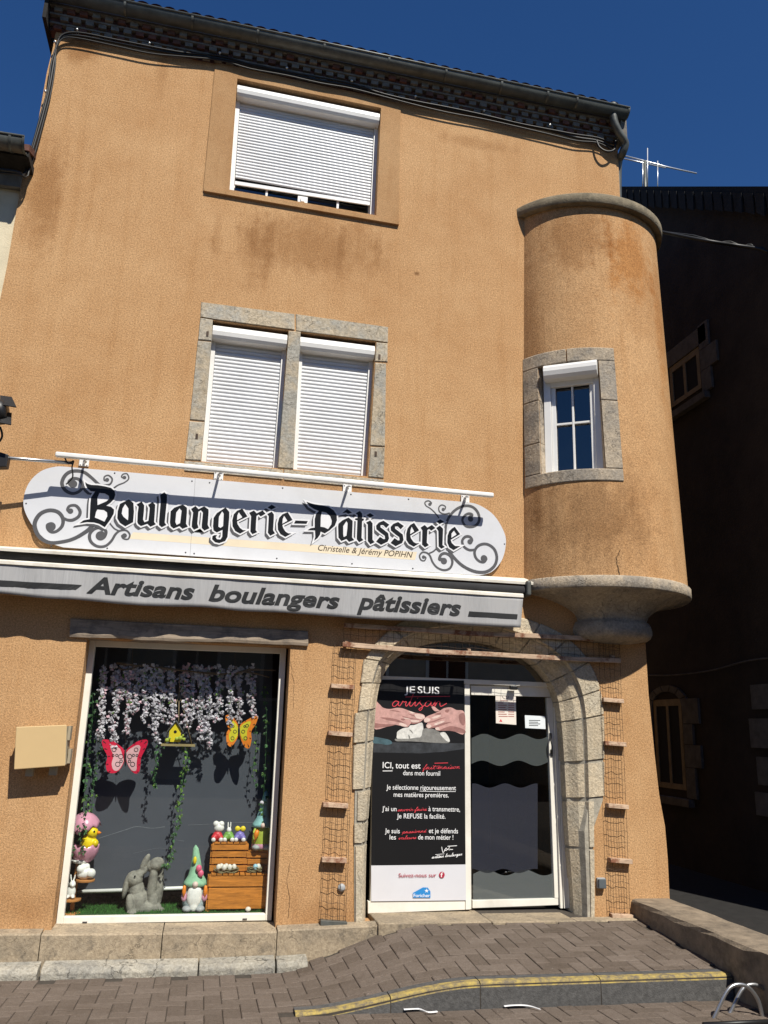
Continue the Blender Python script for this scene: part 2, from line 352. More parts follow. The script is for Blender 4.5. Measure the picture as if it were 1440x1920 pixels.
# ------------------------------------------------------------------ ground
def street(y): return -.40-.048*y
def smooth(a, b, t): t = max(0, min(1, (t-a)/(b-a))); return t*t*(3-2*t)
def terr(y): return -.055+.062*y
KY = -1.60
def ground(x, y):
    if y < KY: return street(y)
    return lerp(street(y), terr(y), smooth(.72, 2.15, x))
mb = MB(); G = []
xs = [-40, -12, -6]+[-3+.25*i for i in range(37)]+[7, 12, 40]
ys = [-60, -30, -12, -6]+[-5+.2*i for i in range(17)]+[KY-.001, KY+.001]+[-1.4+.2*i for i in range(9)]+[1, 4, 30]
idx = {}
vs = []
for j, y in enumerate(ys):
    for i, x in enumerate(xs):
        yy = max(min(y, .3), -7.5); z = ground(x, yy) if -3.1 < x < 6 else street(yy)
        vs.append((x, y, z-.012))
nx = len(xs); mb.add(vs, [(j*nx+i, j*nx+i+1, (j+1)*nx+i+1, (j+1)*nx+i) for j in range(len(ys)-1) for i in range(nx-1)])
tag(mb.build('ground', M_joint, fix=False), kind='structure')
# pavers in a herringbone bond, each a chamfered block
mb = MB(); L, Wd, gap = .256, .128, .005
for j in range(-40, 6):
    for i in range(-26, 36):
        d = (i-j) % 4
        if d == 0: x0, x1, y0, y1 = i*Wd, (i+2)*Wd, j*Wd, (j+1)*Wd
        elif d == 3: x0, x1, y0, y1 = i*Wd, (i+1)*Wd, j*Wd, (j+2)*Wd
        else: continue
        x0 += .03; x1 += .03; y0 += .05; y1 += .05
        cx, cyy = (x0+x1)/2, (y0+y1)/2
        if cx > 4.22 or cx < -3.2 or y1 > (-.10 if cx > .9 else -.33)+.10: continue
        if y0 < KY+.15 and y1 > KY-.0 and cx > .72:
            if cyy > KY+.07: y0 = max(y0, KY+.155)
            else: y1 = min(y1, KY-.005)
            if y1-y0 < .03: continue
        e = gap/2; c = .006; t = random.uniform(-.0025, .0025); tx = random.uniform(-.006, .006); ty = random.uniform(-.006, .006)
        side = y0 > KY-.002 or cx < .72
        def gz(x, y, dz): return (ground(x, max(min(y, 0), KY+.001)) if side and y > KY else street(y))+dz+t+(x-cx)*tx+(y-cyy)*ty
        o = [(x0+e, y0+e), (x1-e, y0+e), (x1-e, y1-e), (x0+e, y1-e)]; q = [(x0+e+c, y0+e+c), (x1-e-c, y0+e+c), (x1-e-c, y1-e-c), (x0+e+c, y1-e-c)]
        mb.add([(a, b_, gz(a, b_, -.03)) for a, b_ in o]+[(a, b_, gz(a, b_, -.004)) for a, b_ in o]+[(a, b_, gz(a, b_, 0)) for a, b_ in q],
               [(0,1,5,4),(1,2,6,5),(2,3,7,6),(3,0,4,7),(4,5,9,8),(5,6,10,9),(6,7,11,10),(7,4,8,11),(8,9,10,11)])
tag(mb.build('pavement', M_pav, fix=False), kind='structure')
# granite kerb with its worn yellow edge
mb = MB(); cuts = [.78, 1.46, 2.13, 3.08, 4.19]
for a, b_ in zip(cuts[:-1], cuts[1:]):
    n = 8; xs_ = [lerp(a+.004, b_-.004, i/n) for i in range(n+1)]; rings = []
    for x in xs_:
        z = ground(x, KY+.01)+.004; zb = street(KY)-.08; z = max(z, street(KY)+.012)
        rings.append([Vector((x, KY+.15, zb)), Vector((x, KY+.15, z)), Vector((x, KY+.075, z+.001)), Vector((x, KY+.025, z)), Vector((x, KY+.006, z-.010)), Vector((x, KY-.002, z-.035)), Vector((x, KY-.008, zb))])
    i0 = len(mb.f); mb.loft(rings, 0, True, True, False)
    for fi in range(i0, i0+n*7):
        if (fi-i0) % 7 in (2, 3, 4): mb.m[fi] = 1
tag(mb.build('kerb', [M_kerb, M_yellow]), kind='structure')
# strips of white plastic lying at the kerb foot
for pts, lab in (([(757, 1893), (785, 1892), (802, 1898), (820, 1897)], 'short white plastic strip on the pavers below the kerb, left one'), ([(945, 1887), (965, 1885), (990, 1886), (1013, 1893)], 'white bent plastic strip on the pavers below the kerb, right one')):
    mb = MB(); P = [atz(px, py, street(KY-.1)+.012) for px, py in pts]; P = cat(P, 4)
    for p, q in zip(P[:-1], P[1:]): mb.hexa([p+Vector((0,-.011,0)), q+Vector((0,-.011,0)), q+Vector((0,.011,0)), p+Vector((0,.011,0))], [p+Vector((0,-.009,.004)), q+Vector((0,-.009,.004)), q+Vector((0,.009,.004)), p+Vector((0,.009,.004))])
    tag(mb.build('plastic_strip', M_chalk), lab, 'strip', 'white strips by the kerb')

# ------------------------------------------------------------------ the bakery building
BK = thing('bakery_building', (1.2, 0, -.4), 'tall ochre roughcast bakery building with round corner turret and white roller shutters', 'building')
left_edge = [(105, 58), (98, 95), (88, 135), (72, 225), (58, 290), (44, 325), (30, 400), (14, 495), (0, 562)]
right_edge = [(1158, 272), (1163, 380), (1210, 1200), (1216, 1300), (1228, 1420), (1236, 1490), (1247, 1550), (1252, 1610), (1256, 1692)]
le, re_ = xz(left_edge), xz(right_edge)
outline = [(-2.95, -.5), (-2.95, 2.2), (-2.75, 4.2)]+le[::-1]+re_+[(re_[-1][0]+.01, -.5)]
def quadxz(q): return xz(q)
W3 = [(430, 357), (705, 405), (714, 204), (445, 149)]
W2a = [(377, 865), (522, 878), (541, 619), (399, 600)]
W2b = [(550, 880), (689, 893), (705, 640), (563, 622)]
SHOP = [(93, 1770), (515, 1766), (545, 1212), (163, 1196)]
arch_in = [(690, 1735), (692, 1600), (700, 1480), (706, 1380), (712, 1310), (722, 1270), (745, 1235), (790, 1210), (850, 1198), (910, 1200), (960, 1212), (1000, 1232), (1032, 1262), (1053, 1300), (1062, 1345), (1068, 1420), (1076, 1560), (1084, 1660), (1088, 1735)]
arch_out_pts = [(664, 1735), (663, 1600), (664, 1482), (667, 1384), (672, 1316), (680, 1268), (692, 1222), (752, 1166), (836, 1146), (912, 1146), (975, 1158), (1040, 1182), (1088, 1220), (1118, 1272), (1130, 1330), (1132, 1412), (1131, 1556), (1128, 1658), (1126, 1735)]
ai = cat([at(*p) for p in arch_in], 5); ao = cat([at(*p) for p in arch_out_pts], 5); N = len(ai)
arch_hole = [(lerp(a.x, o_.x, .55), lerp(a.z, o_.z, .55)) for a, o_ in zip(ai, ao)]
wm = MB(); v, f = fill([outline]+[quadxz(q) for q in (W3, W2a, W2b, SHOP)]+[arch_hole], 0, .30)
# the flanks, the back and the ceiling of the upper floors close the volume
wm.add(v, f)
xr = 4.44
wm.box(xr-.3, xr, .303, 9, -.5, 8.9); wm.box(-2.95, -2.45, .303, 9, -.5, 5.6); wm.box(-2.2, -1.9, .303, 9, 5.61, 8.9); wm.box(-2.44, xr-.303, 8.7, 9, -.5, 8.9)
wall = wm.build('wall', M_wall, BK)
rm = MB()
rm.box(-2.4, 4.13, 4.0, 4.1, -.3, 2.9); rm.box(-2.4, 4.13, .31, 3.99, 2.75, 2.9); rm.box(-2.4, 4.13, .31, 3.99, -.5, -.12)
rm.build('interior', M_room, BK); rm = MB(); rm.box(1.08, 1.16, .31, 3.99, -.11, 2.74); rm.build('interior_partition', M_room, BK)
for q, dep in ((W3, .31), (W2a, .31), (W2b, .31)):
    P = [at(px, py, dep) for px, py in q]; c = sum(P, Vector())/4
    rm = MB(); rm.face([c+(p-c)*1.25 for p in P]); rm.build('window_backing', M_room, BK)
# roof and moulded eaves
rm = MB(); zt = 8.88
gl, gr = at(97, -22, -.4), at(1172, 205, -.4)
x0, x1 = -2.25, 4.42
def eav(x): return lerp(at(105, 60).z, at(1158, 273).z, (x-le[0][0])/(re_[0][0]-le[0][0]))
rm.hexa([(x0-.08, -.17, eav(x0)+.30), (x1+.1, -.17, eav(x1)+.30), (x1+.1, 9, eav(x1)+3.6), (x0-.08, 9, eav(x0)+3.6)], [(x0-.08, -.17, eav(x0)+.38), (x1+.1, -.17, eav(x1)+.38), (x1+.1, 9, eav(x1)+3.7), (x0-.08, 9, eav(x0)+3.7)])
n = 46
for i in range(n):
    x = lerp(x0, x1, (i+.5)/n); ring = []
    for y, zz in ((-.20, .40), (3, 1.76)):
        ring.append([Vector((x+.075*cos(a*pi/6), y, eav(x)+zz+.06*sin(a*pi/6))) for a in range(7)])
    rm.loft(ring, 0, False, False)
rm.build('roof', M_tile, BK)
cm = MB(); n = 50
for r in range(3):
    z0 = .004+r*.082; yf = -.035-.04*r
    def band(za, zb, ya, mi): cm.hexa([(x0-.02, ya, eav(x0)+za), (x1+.02, ya, eav(x1)+za), (x1+.02, .1, eav(x1)+za), (x0-.02, .1, eav(x0)+za)], [(x0-.02, ya, eav(x0)+zb), (x1+.02, ya, eav(x1)+zb), (x1+.02, .1, eav(x1)+zb), (x0-.02, .1, eav(x0)+zb)], mi)
    band(z0+.058, z0+.08, yf-.02, 1); band(z0, z0+.056, yf+.03, 2)
    for i in range(n):
        x = lerp(x0, x1, (i+.5+(r % 2)*.5)/n); z = eav(x)+z0
        if x > x1-.03: continue
        jy = random.uniform(-.008, .008); xb = (x1-x0)/n*.5
        cm.box(x-xb*.62, x+xb*.62, yf-.012+jy, yf+.0295, z+.006, z+.056, 1 if random.random() < .75 else 0)
cm.build('eaves_cornice', [M_tile, M_tilem, M_tile], BK, fix=False)
cm = MB(); cm.box(x0-.06, x0-.021, -.2, .35, eav(x0)-.02, eav(x0)+.34); cm.build('verge', M_roofd, BK)
cm = MB(); cm.box(x1+.021, x1+.1, -.16, .3, eav(x1), eav(x1)+.30); cm.build('verge', M_tilem, BK)
# gutter
gm = MB(); nseg = 12; R_ = .092
gA, gB = Vector((x0-.12, -.20, eav(x0)+.325)), Vector((x1+.08, -.20, eav(x1)+.325))
rings = []
for p in (gA, gB): rings.append([p+Vector((0, R_*cos(a), R_*sin(a))) for a in [pi+pi*i/nseg for i in range(nseg+1)]]+[p+Vector((0, (R_-.006)*cos(a), (R_-.006)*sin(a))) for a in [2*pi-pi*i/nseg for i in range(nseg+1)]])
gm.loft(rings)
gut = gm.build('gutter', M_zinc, BK)
jm = MB()
for tt in (.0, .13, .235, .34, .45, .56, .66, .76, .845, .90, .999):
    p = gA.lerp(gB, tt); rr = R_+.006
    jm.loft([[p+Vector((dx, rr*cos(a), rr*sin(a))) for a in [pi*.97+pi*1.06*i/nseg for i in range(nseg+1)]] for dx in (-.012, .012)], 0, False, False)
jm.tube([gA+Vector((0, -R_, 0)), gB+Vector((0, -R_, 0))], .013, 8)
for p in (gA, gB): jm.face([p+Vector((.002, R_*cos(a), R_*sin(a))) for a in [pi+pi*i/nseg for i in range(nseg+1)]])
jm.build('joint_ring', M_zinc, gut)
dm = MB()
P = cat([at(1149, 196, -.20), at(1151, 225, -.20), at(1160, 248, -.17), at(1172, 268, -.12), Vector((4.50, -.06, at(1175, 290, -.05).z)), Vector((4.50, .06, at(1166, 310, .05).z)), Vector((4.50, .12, 7.9)), Vector((4.5, .14, 7.0)), Vector((4.5, .14, -.3))], 6)
dm.tube(P, .048, 12); dm.build('downpipe', M_zinc, BK)
# ---- windows
def box_profile(h, d):   # rolled cassette: flat top, rounded front, lip
    return [(0, h), (-d*.55, h), (-d*.82, h*.93), (-d*.97, h*.74), (-d, h*.48), (-d*.93, h*.2), (-d*.78, 0), (0, 0)]
def cassette(mb, A, B, h, d):
    rings = []
    for p in (A, B): rings.append([p+Vector((0, y, z)) for y, z in box_profile(h, d)])
    mb.loft(rings, 0, True, True, False)
    for i in range(len(mb.sm)): mb.sm[i] = mb.sm[i]
def curtain(mb, q, n, d=.010):
    """corrugated slats: q = BL, BR, TR, TL"""
    BL, BR, TR, TL = q; prof = [(0, 0), (.12, -.45), (.3, -.9), (.5, -1), (.7, -.9), (.88, -.45), (.94, 0), (.96, .5), (1, .5)]
    A = []; B = []
    for i in range(n):
        for t, o in prof[:-1] if i < n-1 else prof:
            s = (i+t)/n; A.append(BL.lerp(TL, s)+Vector((0, o*d, 0))); B.append(BR.lerp(TR, s)+Vector((0, o*d, 0)))
    N = len(A); mb.add(A+B, [(i, N+i, N+i+1, i+1) for i in range(N-1)], 0, False)
def frame(mb, q, wd, y, dep, sides='LRTB'):
    """four bars inside the outline q = BL, BR, TR, TL (Vectors)"""
    BL, BR, TR, TL = [Vector((p.x, y, p.z)) for p in q]
    ux = (BR-BL).normalized()*wd; uz = Vector((0, 0, wd))
    if 'L' in sides: mb.slab([BL, BL+ux, TL+ux, TL], dep)
    if 'R' in sides: mb.slab([BR-ux, BR, TR, TR-ux], dep)
    e = Vector((0, .002, 0))
    if 'T' in sides: mb.slab([TL+ux*('L' in sides)-uz+e, TR-ux*('R' in sides)-uz+e, TR-ux*('R' in sides)+e, TL+ux*('L' in sides)+e], dep-.004)
    if 'B' in sides: mb.slab([BL+ux*('L' in sides)+e, BR-ux*('R' in sides)+e, BR-ux*('R' in sides)+uz+e, BL+ux*('L' in sides)+uz+e], dep-.004)
def shutter_window(q, box_h, gap, n, label=None):
    BL, BR, TR, TL = [at(px, py, 0) for px, py in q]
    fm = MB(); frame(fm, (BL, BR, TR, TL), .055, .19, .07); win = fm.build('window', M_white, BK)
    if label: win['label'] = label
    g = MB(); g.face([Vector((p.x, .232, p.z)) for p in (BL, BR, TR, TL)]); g.build('pane', M_glass2, win)
    z0 = Vector((0, 0, .012)); ux = (BR-BL).normalized()*.048
    for a, b_ in ((BL, TL), (BR-ux, TR-ux)):
        rails = MB(); rails.slab([Vector((p.x, .115, p.z)) for p in (a+z0, a+ux+z0, b_+ux-Vector((0,0,box_h)), b_-Vector((0,0,box_h)))], .06)
        rails.build('guide_rail', M_white, win)
    cb = MB(); A = TL-Vector((-.006, 0, box_h+.03)); B = TR-Vector((.006, 0, box_h+.03)); A.y = B.y = .15
    cassette(cb, A, B, box_h, .145); bevel(cb.build('shutter_box', M_white, win), .004)
    sl_ = MB(); u2 = (BR-BL).normalized()*.05
    up = Vector((0, 0, gap)); q2 = [Vector((p.x, .145, p.z)) for p in (BL+u2+up, BR-u2+up, TR-u2-Vector((0,0,box_h)), TL+u2-Vector((0,0,box_h)))]
    curtain(sl_, q2, n); sl_.box(q2[0].x, q2[1].x, .137, .152, min(q2[0].z, q2[1].z)-.045, min(q2[0].z, q2[1].z)-.002) if gap > .05 else None
    sl_.build('shutter_curtain', M_shut, win, fix=False)
    return win
w3 = shutter_window(W3, .155, .27, 26, 'top floor window with its roller shutter not quite down')
lm = MB(); c = at(567, 378, .15); lm.box(c.x-.055, c.x+.055, .125, .16, c.z-.05, c.z+.05); lm.box(c.x-.02, c.x+.02, .10, .124, c.z-.03, c.z+.03)
for px, py in ((500, 362), (633, 385)):
    c = at(px, py, .17); gb = MB(); gb.box(c.x-.012, c.x+.012, .16, .18, c.z-.12, c.z+.06); gb.build('glazing_bar', M_white, w3)
lm.build('window_latch', M_white, w3)
shutter_window(W2a, .155, .01, 33); shutter_window(W2b, .155, .01, 33)
# plain rendered band round the top window, with its sill
v, f = fill([xz([(381, 359), (747, 420), (751, 196), (404, 118)]), xz(W3)], -.016, .02); bmm = MB(); bmm.add(v, f)
a, b_ = at(383, 361), at(747, 424); c, d = at(400, 352), at(745, 410)
bmm.hexa([a+Vector((0, -.034, -.0)), b_+Vector((0, -.034, 0)), b_+Vector((0, .12, 0)), a+Vector((0, .12, 0))], [a+Vector((0, -.034, .045)), b_+Vector((0, -.034, .045)), b_+Vector((0, .12, .05)), a+Vector((0, .12, .05))])
bmm.build('window_surround', M_band, BK)
# stone surround of the paired windows: separate blocks with joints
def block(mb, q, y0, y1, ch=.008, jig=.004):
    """chamfered block, q = 4 photograph points on the wall plane, front at y0"""
    P = [at(px, py, 0) for px, py in q]; c = sum(P, Vector())/len(P)
    P = [p+Vector((random.uniform(-jig, jig), 0, random.uniform(-jig, jig))) for p in P]
    o = [Vector((p.x, y0+ch, p.z)) for p in P]; i_ = [Vector((p.x, y0, p.z))+(c-p).normalized()*ch*1.3 for p in P]; bk = [Vector((p.x, y1, p.z)) for p in P]
    n = len(P)
    for k_ in i_: k_.y = y0
    mb.add(bk+o+i_, [(j, (j+1) % n, n+(j+1) % n, n+j) for j in range(n)]+[(n+j, n+(j+1) % n, 2*n+(j+1) % n, 2*n+j) for j in range(n)]+[tuple(range(2*n, 3*n))])
sm = MB()
for q in ([(377, 567), (552, 590), (552, 619), (400, 598), (376, 594)], [(554, 590), (728, 614), (727, 642), (707, 640), (555, 620)],
          [(375, 596), (399, 600), (396, 640), (371, 638)], [(371, 640), (396, 642), (384, 790), (356, 788)], [(355, 790), (384, 792), (376, 864), (347, 862)],
          [(706, 642), (727, 644), (726, 680), (703, 678)], [(703, 680), (724, 682), (722, 838), (694, 836)], [(694, 838), (722, 840), (719, 898), (690, 895)],
          [(346, 864), (530, 881), (530, 899), (345, 882)], [(532, 881), (720, 900), (718, 917), (532, 899)], [(541, 621), (564, 623), (550, 880), (522, 878)]):
    block(sm, q, -.012, .16)
sm.build('stone_surround', M_stone, BK)
for px, py in ((389, 627), (369, 819), (711, 670), (704, 852)):
    c = at(px, py); hm = MB(); hm.box(c.x-.012, c.x+.012, -.017, .02, c.z-.028, c.z+.028); hm.build('hinge_pin', M_wire, BK)
# ---- turret
def tring(z):
    t = (z-3.1)/4.4; return lerp(4.08, 4.065, t), lerp(.35, .36, t), lerp(1.0, .955, t)
def tq(z): return lerp(1.0, .82, max(0, min(1, (z-3.1)/4.4)))
def on_turret(px, py, grow=0.0):
    d = RGT*((px-720)/FPX) + UPV*((960-py)/FPX) + _f; C = Vector((0, -8, EYE)); z = 5.0
    for _ in range(8):
        cx, cy_, r = tring(z); r += grow
        q_ = tq(z); ey = d.y/q_; ox, oy = C.x-cx, (C.y-cy_)/q_; A = d.x*d.x+ey*ey; Bq = 2*(ox*d.x+oy*ey); Cq = ox*ox+oy*oy-r*r; D = max(Bq*Bq-4*A*Cq, 0)
        t = (-Bq-math.sqrt(D))/(2*A); z = C.z+d.z*t
    p = C+d*t; return math.atan2((p.y-cy_)/tq(p.z), p.x-cx), p.z
def tp(a, z, g=0.0):
    cx, cy_, r = tring(z); return Vector((cx+(r+g)*cos(a), cy_+(r*tq(z)+g)*sin(a), z))
iL, zb1 = on_turret(1017, 885); iR, zb2 = on_turret(1134, 881); iL2, zt1 = on_turret(1008, 690); iR2, zt2 = on_turret(1122, 676)
oL, ob1 = on_turret(986, 915); oR, ob2 = on_turret(1164, 905); _, ot1 = on_turret(1000, 668); oR2, ot2 = on_turret(1156, 654)
aL, aR = (iL+iL2)/2, (iR+iR2)/2; zB, zT = (zb1+zb2)/2, (zt1+zt2)/2; bL, bR = max(oL, -pi+.05), (oR+oR2)/2; yB, yT = (ob1+ob2)/2, (ot1+ot2)/2
angs = sorted([-pi*1.12+ (pi*1.62)*i/64 for i in range(65)]+[aL, aR]); zs = sorted([3.12+(7.55-3.12)*i/24 for i in range(25)]+[zB, zT])
tm = MB()
for i in range(len(angs)-1):
    for j in range(len(zs)-1):
        am, zm = (angs[i]+angs[i+1])/2, (zs[j]+zs[j+1])/2
        if aL < am < aR and zB < zm < zT: continue
        tm.add([tp(angs[i], zs[j]), tp(angs[i+1], zs[j]), tp(angs[i+1], zs[j+1]), tp(angs[i], zs[j+1])], [(0, 1, 2, 3)], 0, True)
tur = tm.build('turret', M_turret, BK, fix=False)
def ringloft(mb, prof, mi=0, n=56, a0=-pi*1.12, a1=pi*.5, q=1.0):
    rings = []
    for z, cx, cy_, r in prof: rings.append([Vector((cx+r*cos(lerp(a0, a1, i/n)), cy_+r*q*sin(lerp(a0, a1, i/n)), z)) for i in range(n+1)])
    mb.loft(rings, mi, False, False)
km = MB(); cx, cy_ = 4.08, .35
rx_, ry_ = 4.12, .10; zr1 = at(1150, 1160, -.35).z; zr0 = at(1150, 1197, -.30).z
pf = [(3.165, cx, cy_, .93), (3.16, cx, cy_, 1.015), (3.145, cx, cy_, 1.03), (3.05, cx, cy_, 1.03), (3.037, cx, cy_, 1.02), (3.034, cx, cy_, .93), (3.02, cx, cy_, .915)]
for i in range(1, 9):
    t = i/8; sh = 1-(1-t)**2; pf.append((lerp(3.02, zr1, t**1.15), lerp(cx, rx_, sh), lerp(cy_, ry_, sh), lerp(.915, .40, sh)))
hr = zr1-zr0
pf += [(zr1-.004, rx_, ry_, .425)]+[(zr1-hr*t, rx_, ry_, .425+.03*sin(pi*t)-.18*max(0, t-.75)) for t in (.2, .4, .6, .8, .92)]+[(zr0-.02, rx_, ry_, .22), (zr0-.03, rx_, ry_, .02)]
ringloft(km, pf)
km.build('corbel', M_corb, tur, fix=False)
km = MB(); c7 = tring(7.5); cx, cy_, r = c7
ringloft(km, [(7.50, cx, cy_, r-.02), (7.50, cx, cy_, r+.065), (7.506, cx, cy_, r+.075), (7.61, cx, cy_, r+.082), (7.622, cx, cy_, r+.072), (7.63, cx, cy_, r+.02), (7.72, cx+.03, cy_, .5), (7.75, cx+.05, cy_, .05)], q=.84)
km.build('slab_roof', M_slab, tur, fix=False)
# turret window: curved stone surround, box, frame, panes
sm = MB()
def cblock(a0, a1, z0, z1, g=.014, zf0=None):
    n = max(2, int((a1-a0)/.06)); e = .006
    O = []; I = []
    for z_, gg in ((z0, -.14), (z0, g-.006), (z0+e*1.5, g), (z1-e*1.5, g), (z1, g-.006), (z1, -.14)):
        O.append([tp(lerp(a0+(e if abs(gg) < .1 else 0), a1-(e if abs(gg) < .1 else 0), i/n), z_, gg) for i in range(n+1)])
    sm.loft(O, 0, False, False, False); n1 = n+1
    sm.face([r[0] for r in O]); sm.face([r[-1] for r in O])
cblock(bL, (aL+aR)/2, zT, yT); cblock((aL+aR)/2+.004, bR, zT, yT)
for (z0, z1) in ((zB, lerp(zB, zT, .28)), (lerp(zB, zT, .285), lerp(zB, zT, .68)), (lerp(zB, zT, .685), zT-.003)): cblock(bL, aL, z0, z1)
for (z0, z1) in ((zB, lerp(zB, zT, .62)), (lerp(zB, zT, .625), zT-.003)): cblock(aR, bR, z0, z1)
cblock(bL, bR, yB, zB-.003)
TW = sm.build('turret_window_surround', M_corb, BK)
pL, pR = tp(aL, zB, -.13), tp(aR, zB, -.13); nrm = Vector((pR.y-pL.y, pL.x-pR.x, 0)).normalized()   # outward
if nrm.y > 0: nrm = -nrm
ux = (pR-pL).normalized(); wdt = (pR-pL).length; H_ = zT-zB
def tw(s, z, o=0.0): return pL+ux*s+Vector((0, 0, z))+nrm*o
def twbar(mb, s0, s1, z0, z1, o0, o1): mb.hexa([tw(s0, z0, o0), tw(s1, z0, o0), tw(s1, z1, o0), tw(s0, z1, o0)], [tw(s0, z0, o1), tw(s1, z0, o1), tw(s1, z1, o1), tw(s0, z1, o1)])
fm = MB()
for s0, s1, z0, z1 in ((-.02, .055, 0, H_), (wdt-.055, wdt+.02, 0, H_), (.056, wdt-.056, 0, .03), (.056, wdt-.056, H_-.23, H_-.16)): twbar(fm, s0, s1, z0, z1, -.02, .035)
for s0, s1, z0, z1 in ((.056, .105, .031, H_-.231), (wdt-.10, wdt-.056, .031, H_-.231)): twbar(fm, s0, s1, z0, z1, -.03, .012)
twbar(fm, wdt/2-.011, wdt/2+.011, .031, H_-.231, -.03, .0); twbar(fm, .106, wdt/2-.012, H_*.47-.012, H_*.47+.012, -.028, -.002); twbar(fm, wdt/2+.012, wdt-.101, H_*.47-.012, H_*.47+.012, -.028, -.002)
twf = fm.build('turret_window', M_white, BK); bevel(twf, .004)
g = MB(); g.face([tw(.1, .03, -.04), tw(wdt-.1, .03, -.04), tw(wdt-.1, H_-.2, -.04), tw(.1, H_-.2, -.04)]); g.build('pane', M_glass2, twf)
g = MB(); g.face([tw(-.2, -.2, -.20), tw(wdt+.2, -.2, -.20), tw(wdt+.2, H_+.2, -.20), tw(-.2, H_+.2, -.20)])
for s in (-.03, wdt+.03): g.face([tw(s, -.03, -.2), tw(s, H_+.03, -.2), tw(s, H_+.03, -.045), tw(s, -.03, -.045)])
for z in (-.012, H_+.012): g.face([tw(-.03, z, -.2), tw(wdt+.03, z, -.2), tw(wdt+.03, z, -.045), tw(-.03, z, -.045)])
g.build('dark_lining', M_black, twf)
cb = MB(); rings = []
for s in (.0, wdt): rings.append([tw(s, H_-.175+z, .0-y) for y, z in box_profile(.17, .175)])
cb.loft(rings, 0, True, True, False); bevel(cb.build('shutter_box', M_white, twf), .004)
# ---- sills, plinth and step
sm = MB()
yS = -.13
def sill(x0p, x1p, ytop, ybot, back, yf=yS):
    a, b_ = at(x0p, ytop[0], yf), at(x1p, ytop[1], yf); zb = -.62
    e = .004; pr = []
    for p, s in ((a, e), (b_, -e)):
        pr.append([Vector((p.x+s, yf, zb)), Vector((p.x+s, yf, p.z-.012)), Vector((p.x+s, yf+.012, p.z)), Vector((p.x+s, back, p.z+.012)), Vector((p.x+s, back, zb))])
    sm.loft(pr, 0, True, True, False)
sill(-160, 77, (1753, 1751), None, -.002); sill(77, 305, (1752, 1750), None, .21); sill(305, 520, (1750, 1747), None, .21); sill(520, 712, (1744, 1735), None, -.002)
sm.build('sill_stone', M_sill, BK)
sm = MB(); sm.box(1.66, 2.72, -.16, .42, -.5, -.052); sm.box(2.726, 3.55, -.17, .42, -.5, -.055); sm.box(3.556, 4.19, -.15, -.003, -.5, -.058)
bevel(sm.build('door_step', M_sill, BK), .012, 3)
sm = MB()
for x0p, x1p, y0p, y1p in ((-200, -4, 1812, 1812), (-2, 78, 1804, 1802), (84, 372, 1801, 1796), (374, 514, 1796, 1790), (517, 574, 1792, 1788)):
    a, b_ = at(x0p, y0p, yS-.01), at(x1p, y1p, yS-.01); yf = -.30
    prs = [[Vector((p.x, yf+random.uniform(-.01, .01), -.75)), Vector((p.x, yf, p.z-.055)), Vector((p.x, yf+.03, p.z-.02)), Vector((p.x, yS-.001, p.z)), Vector((p.x, yS-.001, -.75))] for p in (a, a.lerp(b_, .33), a.lerp(b_, .7), b_)]
    sm.loft(prs, 0, True, True, False)
bevel(sm.build('plinth_stone', M_kerbw, BK), .01, 2)
# ---- oak lintel over the shop window
q = [(131, 1196), (577, 1212), (577, 1184), (133, 1160)]
lm = MB(); n = 14; top = [at(133, 1160).lerp(at(577, 1184), i/n) for i in range(n+1)]; bot = [at(131, 1196).lerp(at(577, 1212), i/n)+Vector((0, 0, random.uniform(-.008, .008))) for i in range(n+1)]
rings = []
for a, b_ in zip(top, bot): rings.append([b_+Vector((0, .18, 0)), b_+Vector((0, -.030, .006)), b_+Vector((0, -.038, .03)), a+Vector((0, -.030+random.uniform(-.006, .006), -.008)), a+Vector((0, -.02, 0)), a+Vector((0, .18, 0))])
lm.loft(rings, 0, True, True, False); lm.build('oak_lintel', M_beam, BK)
# ---- shop window
sq = [at(105, 1733, .2), at(509, 1726, .2), at(537, 1215, .2), at(168, 1200, .2)]
fm = MB(); frame(fm, sq, .056, .2, .07); SW = fm.build('shop_window', M_pvc, BK); bevel(SW, .004)
for px, py in ((160, 1725), (458, 1717)):
    pass
g = MB(); g.face([Vector((p.x, .245, p.z)) for p in sq]); g.build('pane', M_glass, SW)
for px, py in ((159, 1729), (459, 1723)):
    c = at(px, py, .199); g = MB(); g.box(c.x-.02, c.x+.02, .196, .205, c.z-.006, c.z+.004); g.build('drain_cap', M_screw, SW)
